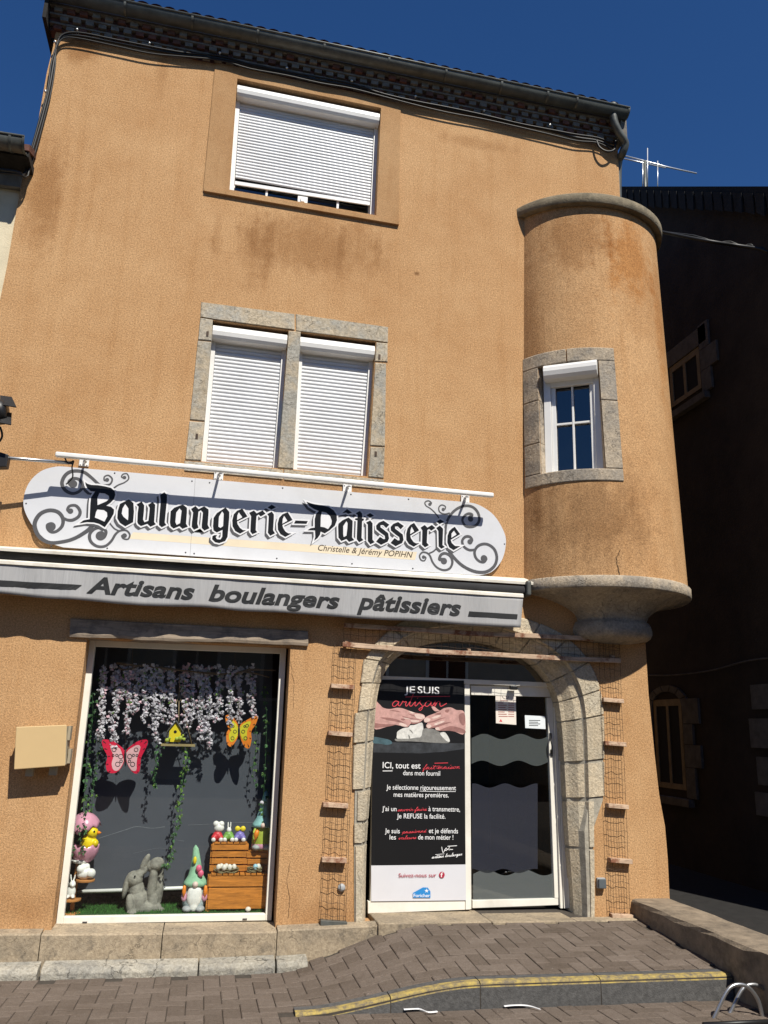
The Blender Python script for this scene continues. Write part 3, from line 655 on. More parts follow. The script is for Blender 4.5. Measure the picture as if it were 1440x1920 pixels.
# ---- arched stone doorway
def arch_sec(t):
    i = min(int(t*(N-1)), N-2); f_ = t*(N-1)-i; a, o_ = ai[i].lerp(ai[i+1], f_), ao[i].lerp(ao[i+1], f_)
    return a, o_
am_ = MB(); base = MB()
LJ = [0, .063, .082, .111, .160, .205, .262, .318]; RJ = [.744, .786, .839, .866, .905, 1.0]
cuts = LJ+[.375, .43, .48, .53, .585, .635, .69]+RJ
for bi, (t0, t1) in enumerate(zip(cuts[:-1], cuts[1:])):
    n = 5; rings = []; e = .0016
    oj = 0
    for i in range(n+1):
        a, o_ = arch_sec(lerp(t0+e, t1-e, i/n)); w_ = (o_-a)
        if t0 < .30: w_ = w_*(.92, 1.0, .84, 1.1, 1.12, .98, 1.06)[bi]
        if t0 > .865: w_ = w_*.66
        m1 = a+w_*(.5 if t0 < .865 else .74); m2 = a+w_*.09; o2 = a+w_
        rings.append([Vector((o2.x, .05, o2.z)), Vector((o2.x, -.016, o2.z)), Vector((lerp(o2.x, m1.x, .06), -.026, lerp(o2.z, m1.z, .06))), Vector((m1.x, -.026, m1.z)), Vector((lerp(m1.x, m2.x, .12), .02, lerp(m1.z, m2.z, .12))), Vector((lerp(m1.x, m2.x, .55), .045, lerp(m1.z, m2.z, .55))), Vector((m2.x, .115, m2.z)), Vector((a.x, .135, a.z)), Vector((a.x, .34, a.z))])
    am_.loft(rings, 0, False, False, False); am_.face(rings[0]); am_.face(rings[-1])
am_.build('stone_doorway', M_arch, BK)
rings = []
for i in range(0, N, 2):
    a, o_ = ai[i], ao[i]; w_ = o_-a; p = [a+w_*.02, a+w_*(.97 if i/N < .86 else .62)]
    rings.append([Vector((p[1].x, .04, p[1].z)), Vector((p[1].x, -.012, p[1].z)), Vector((lerp(p[0].x, p[1].x, .535), -.012, lerp(p[0].z, p[1].z, .535))), Vector((lerp(p[0].x, p[1].x, .3), .07, lerp(p[0].z, p[1].z, .3))), Vector((lerp(p[0].x, p[1].x, .08), .122, lerp(p[0].z, p[1].z, .08))), Vector((p[0].x, .14, p[0].z)), Vector((p[0].x, .33, p[0].z))])
base.loft(rings, 0, False, False, False); base.build('doorway_mortar', M_mortar, BK, fix=False)
# ---- sliding shop door
YD = .27
def dq(x0, y0, x1, y1, x2, y2, x3, y3, y=YD): return [at(x0, y0, y), at(x1, y1, y), at(x2, y2, y), at(x3, y3, y)]
dm = MB()
dm.slab(dq(690, 1276, 1060, 1289, 1060, 1281, 690, 1266), .10)                       # transom rail
dm.slab(dq(873, 1706, 884, 1705, 881, 1283, 871, 1283, YD+.003), .07)                 # centre post
dm.slab(dq(690, 1713, 872, 1706, 872, 1688, 690, 1690, YD+.005), .06)                 # foot of the fixed leaf
dm.slab(dq(694, 1690, 704, 1690, 712, 1278, 702, 1278, YD+.005), .06)
SDf = dm.build('door_frame', M_pvc, BK); bevel(SDf, .003)
dm = MB(); YL = YD+.03
dm.slab(dq(886, 1703, 1048, 1697, 1048, 1684, 886, 1688, YL), .05); dm.slab(dq(884, 1303, 1036, 1307, 1036, 1287, 882, 1285, YL), .05)
dm.slab(dq(1040, 1684, 1050, 1684, 1036, 1308, 1026, 1308, YL-.003), .056)
SD = dm.build('shop_door', M_pvc, BK); bevel(SD, .003)
g = MB(); g.face(dq(885, 1688, 1041, 1685, 1027, 1306, 882, 1303, YL+.02)); g.build('pane', M_glass, SD)
for x0, x1, yy in ((1051, 1056, YD+.0), (1058, 1065, YD-.02), (1067, 1073, YD-.045)):
    dm = MB(); dm.slab(dq(x0, 1703, x1, 1703, x1-13, 1292, x0-13, 1291, yy), .04); dm.build('door_guide', M_pvc, SD)
hm = MB(); P = [at(1032, 1382, YL-.01), at(1033, 1388, YL-.05), at(1035, 1398, YL-.06), at(1035, 1404, YL-.05), at(1034, 1411, YL-.01)]
hm.tube(cat(P, 4), .008, 8)
for px, py in ((1032, 1381), (1034, 1412)): c = at(px, py, YL-.006); hm.box(c.x-.012, c.x+.012, YL-.012, YL-.002, c.z-.035, c.z+.035)
hm.build('door_handle', M_blackm, SD)
sm = MB(); c = at(962, 1288, YD-.012); sm.box(c.x-.04, c.x+.04, YD-.045, YD-.001, c.z-.03, c.z+.012); bevel(sm.build('door_sensor', M_blackm, SD), .008)
# frosted bands
def waves(top, bot, x0, x1, mat, amp=6, ph=0.0, flat=False):
    mb = MB(); n = 48; T = []; B = []
    for i in range(n+1):
        t = i/n; px = lerp(x0, x1, t); wv = lambda base, p: base-amp*sin(t*2*pi*2.1+p)*1.0
        T.append(at(px, wv(top, ph), YL+.012)); B.append(at(px, bot if flat else wv(bot, ph+.35), YL+.012))
    mb.add(T+B, [(i, i+1, n+i+2, n+i+1) for i in range(n)]); mb.build('frosted_band', mat, SD)
waves(1381, 1431, 884, 1027, M_film1, 5, -.6); waves(1473, 1633, 885, 1008, M_film2, 4, 1.2); waves(1636, 1687, 887, 1040, M_film3, 5.5, -.5, True)
# transom light above the rail
g = MB(); v, f = fill([xz([(690, 1270), (1064, 1284), (1064, 1240), (1000, 1180), (880, 1160), (760, 1180), (690, 1240)], YD+.04)], YD+.04); g.add(v, f); g.build('transom_pane', M_trans, SDf)
g = MB(); v, f = fill([xz([(690, 1270), (1064, 1284), (1064, 1240), (1000, 1180), (880, 1160), (760, 1180), (690, 1240)], YD+.09)], YD+.09); g.add(v, f); g.build('transom_backing', M_room, SDf)
g = MB(); g.face(dq(693, 1690, 873, 1688, 873, 1278, 700, 1276, YD+.045)); g.build('fixed_pane', M_glass, SDf)

# ------------------------------------------------------------------ shop sign
YP = -.045
SG = thing('shop_sign', at(500, 1000, YP), 'long white rounded bakery sign with black gothic lettering and grey scrolls above the awning', 'sign')
edge = cat([(45, 946), (52, 918), (70, 894), (95, 880), (125, 875), (300, 889), (500, 905), (700, 921), (870, 941), (905, 950), (932, 972), (948, 1008), (944, 1040), (928, 1065), (905, 1078), (700, 1066), (500, 1052), (300, 1038), (110, 1026), (85, 1014), (62, 990), (49, 965)], 5, True) if 0 else None
def C2(pts, n=5, closed=False): return [(p.x, p.y) for p in cat([(a, b_, 0) for a, b_ in pts], n, closed)]
edge = C2([(118, 1026), (92, 1016), (66, 992), (48, 962), (44, 936), (54, 906), (76, 884), (104, 875), (128, 875.5)])+C2([(868, 941), (896, 946), (926, 966), (946, 1000), (948, 1025), (940, 1052), (922, 1072), (898, 1079)])
v, f = fill([xz(edge, YP)], YP, .02); pm = MB(); pm.add(v, f); bevel(pm.build('panel', M_panel, SG), .002)
y1 = YP-.0006
q = MB(); q.face([at(px, py, y1) for px, py in ((240, 1010), (250, 998), (782, 1035), (778, 1050))]); q.build('stripe', M_beige, SG)
q = MB()
for px in (362, 366): pass
a, b_ = at(366, 896, y1-.0002), at(356, 1042, y1-.0002); q.face([a, a+Vector((.002, 0, 0)), b_+Vector((.002, 0, 0)), b_]); q.build('panel_joint', M_ink2, SG)
for px, py in ((215, 887), (360, 902), (393, 905), (530, 915), (658, 927), (766, 936), (348, 1036), (364, 1038), (519, 1047), (660, 1057), (774, 1066), (49, 944), (946, 1020), (96, 1024), (201, 1028)):
    c = at(px, py, y1); q = MB(); q.ball(c, (.008, .004, .008), 0, 8, 5); q.build('screw', M_screw, SG)
# grey scrolls
def Z(ox, oy, sc, pts): return [(p.x, p.z) for p in (at(ox+a/sc, oy+b_/sc, y1) for a, b_ in pts)]
sc_ = MB(); px_ = 1/190
yy = y1-.0005; nlift = [0]
def scr(ox, oy, sc, pts, wd):
    nlift[0] += 1; stroke(sc_, Z(ox, oy, sc, pts), [a/sc*px_ for a in (wd if isinstance(wd, list) else [wd])] if isinstance(wd, list) else wd/sc*px_, yy-.00006*nlift[0], 0, 6, .00004)
def dot(ox, oy, sc, c, r): nlift[0] += 1; disc(sc_, Z(ox, oy, sc, [c])[0], r/sc*px_, yy-.00006*nlift[0])
o = (40, 860, 6)
scr(*o, [(575, 300), (545, 260), (590, 225), (650, 235), (692, 300), (655, 365), (575, 392), (495, 355), (457, 280), (485, 200), (545, 150), (625, 138), (710, 155), (790, 215), (850, 270), (890, 300), (940, 300), (1000, 285), (1022, 230), (980, 188), (935, 205), (935, 245), (965, 245)], [60, 34, 32, 38, 40, 36, 30, 20, 17, 16])
scr(*o, [(1035, 335), (1090, 297), (1160, 268), (1208, 225), (1190, 172), (1145, 175), (1128, 205), (1155, 220)], [18, 15, 15, 15])
scr(*o, [(340, 770), (300, 745), (300, 790), (340, 825), (400, 815), (460, 755), (466, 670), (410, 600), (310, 582), (210, 625), (152, 720), (165, 815), (220, 895), (320, 945), (450, 938), (580, 905), (700, 840), (790, 765), (870, 625), (930, 450), (925, 395), (890, 400)], [50, 34, 32, 38, 42, 44, 42, 38, 40, 46, 46, 42])
scr(*o, [(478, 670), (520, 690), (580, 690), (645, 650), (660, 590), (615, 530), (545, 532), (520, 575), (550, 600)], [28, 36, 34, 30, 30])
scr(*o, [(880, 880), (870, 850), (880, 900), (930, 885), (952, 820), (900, 778), (825, 790), (770, 850), (780, 930), (850, 985), (940, 985), (1010, 930), (1060, 850), (1110, 812), (1180, 808), (1220, 855), (1200, 905), (1150, 900), (1130, 868), (1155, 855)], [40, 34, 32, 34, 30, 26, 20, 17, 16])
scr(*o, [(990, 720), (1045, 785), (1105, 815)], 16)
for c, r in (((582, 285), 44), ((332, 765), 50), ((893, 868), 52), ((552, 590), 30), ((965, 238), 22), ((1160, 212), 20), ((1160, 866), 26)): dot(*o, c, r)
sc_.build('scroll_ornament', M_ink2, SG, fix=False); sc_ = MB()
o = (760, 910, 7.2)
scr(*o, [(860, 440), (900, 400), (860, 382), (805, 405), (770, 470), (810, 545), (890, 562), (965, 530), (998, 460), (980, 370), (920, 300), (840, 275), (750, 290), (660, 345), (590, 430), (548, 540), (540, 680), (560, 810), (620, 930), (740, 1060), (860, 1135), (980, 1172), (1100, 1165), (1200, 1090), (1235, 980), (1205, 870), (1130, 805), (1050, 792), (975, 825), (935, 895), (950, 975), (1005, 1028), (1065, 1035), (1100, 985)], [50, 34, 36, 40, 38, 36, 44, 46, 42, 40, 38, 30])
scr(*o, [(935, 870), (860, 872), (790, 825), (768, 750), (810, 695), (870, 695), (900, 740), (870, 780)], [34, 38, 38, 40, 40])
scr(*o, [(600, 375), (530, 388), (465, 360), (452, 300), (490, 265), (540, 285), (535, 325)], [26, 18, 18, 18])
scr(*o, [(462, 455), (400, 370), (335, 310), (280, 275), (265, 230), (310, 208), (352, 235), (340, 265)], [18, 16, 18, 18])
scr(*o, [(520, 1040), (500, 1000), (460, 1000), (480, 940), (540, 918), (610, 960), (635, 1040), (600, 1120), (520, 1145), (430, 1110), (370, 1040), (332, 950), (290, 912), (230, 905), (192, 950), (210, 1005), (255, 1018), (278, 975), (245, 960)], [50, 40, 38, 32, 28, 26, 22, 18, 18])
scr(*o, [(320, 918), (380, 890), (440, 830)], 20)
for c, r in (((880, 455), 40), ((1062, 988), 50), ((520, 1022), 46), ((872, 762), 38), ((512, 325), 24), ((330, 255), 22), ((246, 968), 24)): dot(*o, c, r)
sc_.build('scroll_ornament', M_ink2, SG, fix=False)
# gothic letters, outlined from their drawn shapes
GL = {(40, 860, 6): [
 [[(720,266),(745,284),(790,297),(860,300),(940,313),(1010,330),(1050,365),(1058,410),(1040,460),(1000,500),(955,530),(1010,543),(1045,575),(1040,620),(1000,690),(940,772),(880,735),(820,718),(740,714),(655,728),(700,695),(770,682),(773,600),(778,500),(785,440),(830,372),(780,366),(745,335),(728,300)], [(880,388),(940,393),(985,420),(990,450),(960,480),(858,525),(857,440)], [(858,572),(930,580),(965,605),(968,650),(935,710),(870,680),(828,664),(842,600)]],
 [[(1210,460),(1262,500),(1268,600),(1258,715),(1170,762),(1110,722),(1080,670),(1085,590),(1110,510)], [(1170,510),(1205,560),(1205,640),(1200,695),(1150,655),(1130,620),(1140,560)]]],
 (260, 890, 9): [
 [[(50,455),(95,520),(90,620),(75,760),(100,805),(165,780),(175,700),(188,560),(160,510),(235,462),(280,510),(275,620),(262,800),(290,838),(200,880),(148,830),(40,868),(-5,835),(-22,800),(-15,640),(0,540),(-35,505)]],
 [[(435,298),(478,345),(478,430),(440,810),(468,850),(390,888),(345,850),(345,780),(374,440),(362,345)]],
 [[(745,505),(815,560),(815,640),(800,830),(830,878),(740,915),(690,868),(590,910),(540,870),(528,810),(540,620),(600,560)], [(690,570),(725,610),(715,700),(700,820),(640,850),(620,800),(635,640)]],
 [[(960,530),(1010,585),(1105,535),(1180,590),(1180,650),(1165,850),(1195,905),(1110,945),(1065,900),(1065,850),(1085,640),(1050,600),(1010,625),(990,830),(1010,895),(935,930),(895,880),(900,800),(920,640),(885,580)]]],
 (400, 900, 9): [
 [[(205,465),(270,540),(268,640),(240,960),(200,1030),(100,1065),(30,1050),(-20,1000),(-15,950),(20,930),(65,935),(40,965),(60,1000),(120,1005),(150,960),(155,840),(60,885),(5,850),(-5,780),(5,640),(60,560)], [(150,530),(175,570),(165,780),(120,810),(85,790),(95,620)]],
 [[(490,485),(575,615),(400,700),(410,750),(450,810),(500,848),(550,850),(450,905),(370,860),(325,780),(320,680),(345,580),(400,520)], [(430,545),(490,630),(400,680),(405,600)]],
 [[(685,515),(730,565),(830,515),(880,570),(800,615),(765,582),(730,605),(720,720),(715,850),(740,880),(660,915),(625,870),(628,780),(638,610),(605,555)]],
 [[(985,535),(1022,585),(1020,660),(1008,850),(1040,900),(960,940),(920,890),(925,800),(935,610),(910,575)]],
 [[(985,418),(1055,462),(978,502),(915,465)]],
 [[(1255,545),(1335,675),(1165,758),(1175,805),(1215,870),(1260,900),(1315,905),(1215,960),(1135,915),(1090,840),(1085,735),(1110,640),(1165,580)], [(1195,605),(1250,690),(1165,740),(1170,660)]]],
 (540, 920, 9): [
 [[(125,505),(335,515),(310,560),(100,555)]],
 [[(310,190),(420,225),(560,250),(680,275),(770,335),(820,410),(825,500),(790,590),(700,670),(620,720),(550,690),(540,740),(500,800),(440,845),(460,780),(455,670),(330,668),(380,635),(450,625),(450,480),(470,400),(520,345),(440,312),(360,262)], [(570,355),(640,370),(710,430),(738,510),(730,570),(675,650),(610,620),(548,610),(552,450)]],
 [[(995,310),(1080,375),(1010,392),(980,372),(912,385)]],
 [[(1020,455),(1090,510),(1088,590),(1080,790),(1115,835),(1030,865),(985,815),(900,850),(850,790),(845,600),(850,560),(920,500)], [(985,515),(1005,550),(1000,640),(985,760),(940,785),(930,740),(930,600)]],
 [[(1210,343),(1250,390),(1250,470),(1285,475),(1270,510),(1250,510),(1240,800),(1270,835),(1200,870),(1160,820),(1160,760),(1170,500),(1125,490),(1140,465),(1170,468),(1175,410),(1140,385)]]],
 (680, 930, 9): [
 [[(125,290),(190,335),(120,365),(60,325)]], [[(125,415),(165,460),(165,740),(200,780),(130,815),(85,760),(85,480),(55,450)]],
 [[(350,418),(448,485),(395,540),(345,490),(300,492),(300,530),(360,575),(430,630),(443,720),(420,770),(310,825),(225,770),(290,690),(350,730),(378,725),(370,670),(300,620),(230,560),(225,500),(270,450)]],
 [[(595,440),(693,507),(640,562),(590,512),(545,514),(545,552),(605,597),(675,652),(688,742),(665,792),(555,847),(470,792),(535,712),(595,752),(623,747),(615,692),(545,642),(475,582),(470,522),(515,472)]],
 [[(865,455),(950,580),(800,670),(815,720),(860,780),(900,800),(955,797),(860,855),(780,810),(735,740),(733,640),(755,550),(800,490)], [(825,520),(870,600),(800,645),(805,580)]],
 [[(1045,490),(1090,535),(1165,490),(1225,540),(1155,585),(1120,555),(1090,575),(1080,790),(1115,830),(1050,865),(1000,820),(1005,580),(975,535)]],
 [[(1305,395),(1375,435),(1295,475),(1245,430)]], [[(1300,500),(1355,555),(1345,830),(1385,860),(1325,890),(1280,850),(1275,590),(1240,540)]]],
 (760, 910, 7.2): [[[(665,560),(738,660),(610,735),(625,780),(670,820),(740,822),(650,875),(590,835),(565,770),(568,680),(590,620),(625,585)], [(655,612),(690,665),(620,710),(622,650)]]]}
inkm, wom, shm = MB(), MB(), MB(); kk = 0
for (ox, oy, sc), letters in GL.items():
    for loops in letters:
        kk += 1
        if loops[0][0] != (720, 266): pass
        lp = [Z(ox, oy, sc, l) for l in loops]
        v, f = fill(lp, y1-.006); inkm.add(v, f)
        v, f = fill(lp[:1], y1-.0040-.00004*(kk % 7), 0, .0155); wom.add(v, f)
        v, f = fill([[(p[0]-.020, p[1]-.026) for p in lp[0]]], y1-.0030-.00004*(kk % 7), 0, .010); shm.add(v, f)
        for hole in lp[1:]:
            v, f = fill([hole], y1-.0048); wom.add(v, f)
            v, f = fill([[(p[0]*.62+sum(h[0] for h in hole)/len(hole)*.38-.004, p[1]*.72+max(h[1] for h in hole)*.28-.016) for p in hole]], y1-.0052); 
shm.build('letter_shadow', M_ink2, SG, fix=False); wom.build('letter_outline', M_wout, SG, fix=False); inkm.build('gothic_lettering', M_ink, SG, fix=False)
t = MB(); write(t, 'Christelle & Jérémy POPIHN', 596, 1032, 774, 1046, 11.0, y1-.001, 0, .004, .28); t.build('owner_names', M_brownink, SG, fix=False)
# white bar above the sign on four brackets
YBL, YBR = -.265, -.225
def yb(px): return lerp(YBL, YBR, (px-104)/821)
LB = thing('sign_bar', at(510, 890, yb(510)), 'long white tube on four short brackets just above the bakery sign', 'bar')
tb = MB(); a, b_ = at(104, 852, YBL), at(925, 929, YBR); tb.hexa([a+Vector((0, dy, dz)) for dy, dz in ((-.026, -.024), (.026, -.024), (.026, .024), (-.026, .024))], [b_+Vector((0, dy, dz)) for dy, dz in ((-.026, -.024), (.026, -.024), (.026, .024), (-.026, .024))]); bevel(tb.build('tube', M_white, LB), .014, 3)
for px, py in ((158, 866), (410, 892), (651, 916), (872, 936)):
    c = at(px, py, -.012); a = at(px+3, py-9, yb(px))
    bb = MB(); bb.box(c.x-.045, c.x+.045, -.022, .0, c.z-.045, c.z+.045); bb.bar(c+Vector((0, 0, .02)), a+Vector((0, 0, -.025)), .022, .012); bb.bar(c+Vector((0, -.01, -.02)), a+Vector((.0, 0.04, -.035)), .016, .016)
    for dx in (-.03, .03):
        for dz in (-.03, .03): bb.ball((c.x+dx, -.024, c.z+dz), .008, 0, 8, 5)
    bevel(bb.build('bracket', M_white, LB), .002, 1)

# ------------------------------------------------------------------ awning, folded in
def ya(px): return lerp(-.275, -.165, px/1000)
AW = thing('awning', at(500, 1080, -.1), 'folded grey canvas awning with lettered valance and white profiles over the shop front', 'awning')
cv = MB(); pr = []
for px, py in ((-120, 1019), (1003, 1092)):
    yc = ya(px)+.04; a = at(px, py, yc); pr.append([a+Vector((0, -.03, -.035)), a+Vector((0, -.035, -.005)), a+Vector((0, -.02, .0)), a+Vector((0, -yc-.004, .06)), a+Vector((0, -yc-.004, .04)), a+Vector((0, .0, -.02))])
cv.loft(pr, 0, True, True, False); bevel(cv.build('cover_profile', M_awnw, AW), .003)
fb = MB(); pr = []
for px, py in ((-120, 1043), (981, 1115)):
    a = at(px, py, ya(px)); pr.append([a+Vector((0, -.012, -.032)), a+Vector((0, -.012, 0)), a+Vector((0, .012, .012)), a+Vector((0, .07, .012)), a+Vector((0, .07, -.032))])
fb.loft(pr, 0, True, True, False); bevel(fb.build('front_bar', M_awnw, AW), .003)
rl = MB(); rl.tube([at(-120, 1034, -.16), at(990, 1108, -.12)], .05, 12); rl.build('fabric_roll', M_awnd, AW)
ar = MB(); a, b_ = at(985, 1100, -.16), at(970, 1122, -.19)
ar.box(a.x, a.x+.05, -.21, -.003, a.z-.10, a.z+.06)
bevel(ar.build('end_bracket', M_zinc, AW), .02, 3)
topp = C2([(-120, 1046), (0, 1054), (260, 1071), (520, 1088), (760, 1104), (981, 1120)], 8); botp = C2([(-120, 1106), (0, 1112), (80, 1121), (155, 1125), (260, 1135), (379, 1138), (450, 1145), (520, 1148), (608, 1154), (700, 1161), (782, 1164), (880, 1172), (976, 1177)], 4)
n = 90; rows = []
def smp(poly, t):
    f_ = t*(len(poly)-1); i = min(int(f_), len(poly)-2); return lerp(poly[i][0], poly[i+1][0], f_-i), lerp(poly[i][1], poly[i+1][1], f_-i)
def byx(poly, x):
    for p, q in zip(poly[:-1], poly[1:]):
        if p[0] <= x <= q[0]: return lerp(p[1], q[1], (x-p[0])/(q[0]-p[0]))
    return poly[-1][1]
va = MB(); g_ = []
for j in range(9):
    row = []
    for i in range(n+1):
        x = lerp(-119, 976+5*(1-j/8), i/n); tp_, bp_ = byx(topp, min(x, 976)), byx(botp, min(x, 976))
        p = at(x, lerp(tp_, bp_, j/8), ya(x)); amp = j/8
        p.y += .010*amp*sin(i*.55)+.007*amp*sin(i*1.37+1)+.012*amp
        row.append(p)
    g_.append(row)
va.loft(g_, 0, False, False); VA = va.build('valance', M_canvas, AW, fix=False)
so = VA.modifiers.new('cloth', 'SOLIDIFY'); so.thickness = .002; so.offset = 1
def drape(mb):
    """lays flat lettering on the waving cloth"""
    for p in mb.v:
        i = max(range(n+1), key=lambda c: -abs(g_[4][c].x-p.x)); i2 = min(i+1, n) if p.x > g_[4][i].x else max(i-1, 0)
        d = abs(g_[4][i2].x-g_[4][i].x) or 1; t = min(abs(p.x-g_[4][i].x)/d, 1); col = [a_.lerp(b_, t) for a_, b_ in zip([r[i] for r in g_], [r[i2] for r in g_])]
        best = min(range(8), key=lambda r: abs((col[r].z+col[r+1].z)/2-p.z)); u = max(0, min(1, (col[best].z-p.z)/max(col[best].z-col[best+1].z, 1e-4)))
        p.y = lerp(col[best].y, col[best+1].y, u)-.0045
for word, x0p, y0p, x1p, y1p in (('Artisans', 162, 1111, 364, 1123), ('boulangers', 391, 1126, 637, 1140), ('pâtissiers', 669, 1141, 865, 1154)):
    t = MB(); ym = ya((x0p+x1p)/2)+.005; write(t, word, x0p, y0p, x1p, y1p, 29, ym, 0, .030, .24); drape(t); t.build('lettering', M_char, VA, fix=False)
for q in (((-119, 1093), (142, 1106), (154, 1097), (-119, 1081)), ((878, 1155), (969, 1161), (970, 1152), (880, 1146))):
    t = MB(); N_ = 24; a, b_, c, d = [at(px, py, ya(px)+.005) for px, py in q]
    lo = [a.lerp(b_, i/N_) for i in range(N_+1)]; hi = [d.lerp(c, i/N_) for i in range(N_+1)]
    t.add(lo+hi, [(i, i+1, N_+i+2, N_+i+1) for i in range(N_)]); drape(t); t.build('stripe', M_char, VA, fix=False)

# ------------------------------------------------------------------ small things on the front wall
mt = thing('meter_box', at(80, 1400, 0), 'beige square meter box on the wall left of the shop window', 'meter box')
bm_ = MB(); q = [at(px, py, -.19) for px, py in ((26, 1443), (122, 1436), (125, 1359), (30, 1363))]
bm_.slab(q, .012); bevel(bm_.build('lid', M_meter, mt), .006)
bm_ = MB(); bm_.hexa([p+Vector((.012*(1 if i in (0, 3) else .4), .013, .012 if i < 2 else -.012)) for i, p in enumerate(q)], [Vector((p.x+.012*(1 if i in (0, 3) else .4), -.001, p.z+(.012 if i < 2 else -.012))) for i, p in enumerate(q)]); bm_.build('case', M_meters, mt)
for px, py in ((56, 1444), (100, 1442)):
    c = at(px, py, -.1); bm_ = MB(); bm_.box(c.x-.03, c.x+.03, -.12, -.05, c.z-.05, c.z+.02); bm_.build('cable_gland', M_meters, mt)
for py in (1372, 1415):
    c = at(129, py, -.1); bm_ = MB(); bm_.box(c.x, c.x+.022, -.15, -.05, c.z-.07, c.z+.05); bm_.build('hinge', M_meters, mt)
swt = thing('outdoor_switch', at(1126, 1656, 0), 'small grey weatherproof switch low on the wall right of the doorway', 'switch')
s1 = MB(); c = at(1125, 1655, 0); s1.box(c.x-.042, c.x+.042, -.035, -.001, c.z-.048, c.z+.048); bevel(s1.build('back_box', M_switchl, swt), .006)
s1 = MB(); s1.box(c.x-.038, c.x+.040, -.058, -.036, c.z-.045, c.z+.043); bevel(s1.build('cover', M_switch, swt), .008)
ot = thing('wall_socket', at(640, 1655, 0), 'small round grey socket low on the wall left of the doorway', 'socket')
s1 = MB(); c = at(640, 1664, 0); s1.lathe([(.001, 0), (.035, 0), (.035, .02), (.02, .03), (.001, .03)], c, 14, 0, Matrix.Rotation(radians(90), 3, 'X')); s1.build('socket_body', M_switchl, ot)
# trellises of rusty wire and battens
def trellis(name, label, corners, slats, nw, rows, yo=-.035, last=None):
    """corners TL, TR, BR, BL in photograph points"""
    TL, TR, BR, BL = [at(px, py, yo) for px, py in corners]
    th = thing(name, (TL+BR)/2, label, 'trellis', 'rusty wire trellises round the doorway')
    wr = MB()
    for i in range(nw):
        a, b_ = TL.lerp(TR, i/(nw-1)), BL.lerp(BR, i/(nw-1)); off = random.uniform(-.008, .008) if 0 < i < nw-1 else 0
        P = [a.lerp(b_, t/14)+Vector((off+random.uniform(-.003, .003), random.uniform(-.004, .004), 0)) for t in range(15)]; wr.tube(P, .0021, 5)
    for j in range(rows):
        t = (j+.5)/rows+random.uniform(-.1, .1)/rows; a, b_ = TL.lerp(BL, t), TR.lerp(BR, t); ph = random.choice((0, pi, 1.5))
        wr.tube([a.lerp(b_, i/16)+Vector((0, -.004+.004*sin(i), .007*sin(i/16*2*pi*1.5+ph)+random.uniform(-.002, .002)-(i/16-.5)*.01)) for i in range(17)], .0020, 5)
    wr.build('wire_mesh', M_wire, th)
    for k_, (x0p, x1p, y0p, y1p) in enumerate(slats):
        a, b_ = at(x0p, y0p, -.03), at(x1p, y1p, -.03); sm_ = MB(); hh = Vector((0, 0, .021))
        sm_.hexa([a-hh+Vector((0, -.04, 0)), b_-hh+Vector((0, -.04, 0)), b_-hh+Vector((0, .028, 0)), a-hh+Vector((0, .028, 0))], [a+hh+Vector((0, -.036, 0)), b_+hh+Vector((0, -.036, 0)), b_+hh+Vector((0, .028, 0)), a+hh+Vector((0, .028, 0))])
        bevel(sm_.build('slat', M_zinc if last is not None and k_ == last else M_slat, th), .003, 1)
    return th
trellis('trellis', 'narrow upright wire trellis with wooden slats left of the doorway', [(628, 1205), (668, 1208), (648, 1733), (601, 1730)], [(620, 663, 1286, 1289), (615, 660, 1374, 1378), (605, 652, 1508, 1511), (603, 649, 1611, 1613), (600, 650, 1729, 1732)], 5, 22, last=4)
trellis('trellis', 'narrow upright wire trellis with wooden slats right of the doorway', [(1122, 1200), (1161, 1203), (1182, 1718), (1143, 1717)], [(1129, 1167, 1312, 1315), (1132, 1172, 1393, 1396), (1138, 1176, 1510, 1513), (1142, 1183, 1612, 1615), (1145, 1187, 1717, 1719)], 5, 22)
th = thing('arch_trellis', at(900, 1205, -.1), 'long horizontal wire trellis with two rusty boards spanning above the doorway', 'trellis', 'rusty wire trellises round the doorway')
for x0p, y0p, x1p, y1p, yb in ((642, 1209, 1163, 1240, -.056), (645, 1171, 1162, 1200, -.050)):
    a, b_ = at(x0p, y0p, yb), at(x1p, y1p, yb); hh = Vector((0, 0, .023)); P = [a.lerp(b_, i/6)+Vector((0, 0, random.uniform(-.006, .006)-.012*sin(i/6*pi))) for i in range(7)]
    sm_ = MB(); sm_.loft([[p-hh+Vector((0, -.02, 0)), p-hh+Vector((0, .02, 0)), p+hh+Vector((0, .02, 0)), p+hh+Vector((0, -.02, 0))] for p in P], 0, True, True, False); bevel(sm_.build('board', M_slat, th), .003, 1)
for px, py in ((650, 1205), (1150, 1232), (880, 1220)):
    a = at(px, py, -.05); sm_ = MB(); sm_.bar(a, (a.x, .0, a.z+.01), .03, .03); sm_.build('bracket', M_slat, th)
wr = MB(); A = [at(645, 1172, -.045), at(1160, 1201, -.045)]; B = [at(645, 1208, -.05), at(1160, 1238, -.05)]
for i in range(42):
    a, b_ = A[0].lerp(A[1], i/41), B[0].lerp(B[1], i/41); wr.tube([a, a.lerp(b_, .5)+Vector((random.uniform(-.006, .006), 0, 0)), b_], .0018, 5)
for j in range(3):
    a, b_ = A[0].lerp(B[0], (j+.5)/3), A[1].lerp(B[1], (j+.5)/3); wr.tube([a.lerp(b_, i/60)+Vector((0, 0, .006*sin(i*.9+j))) for i in range(61)], .0018, 5)
wr.build('wire_mesh', M_wire, th)
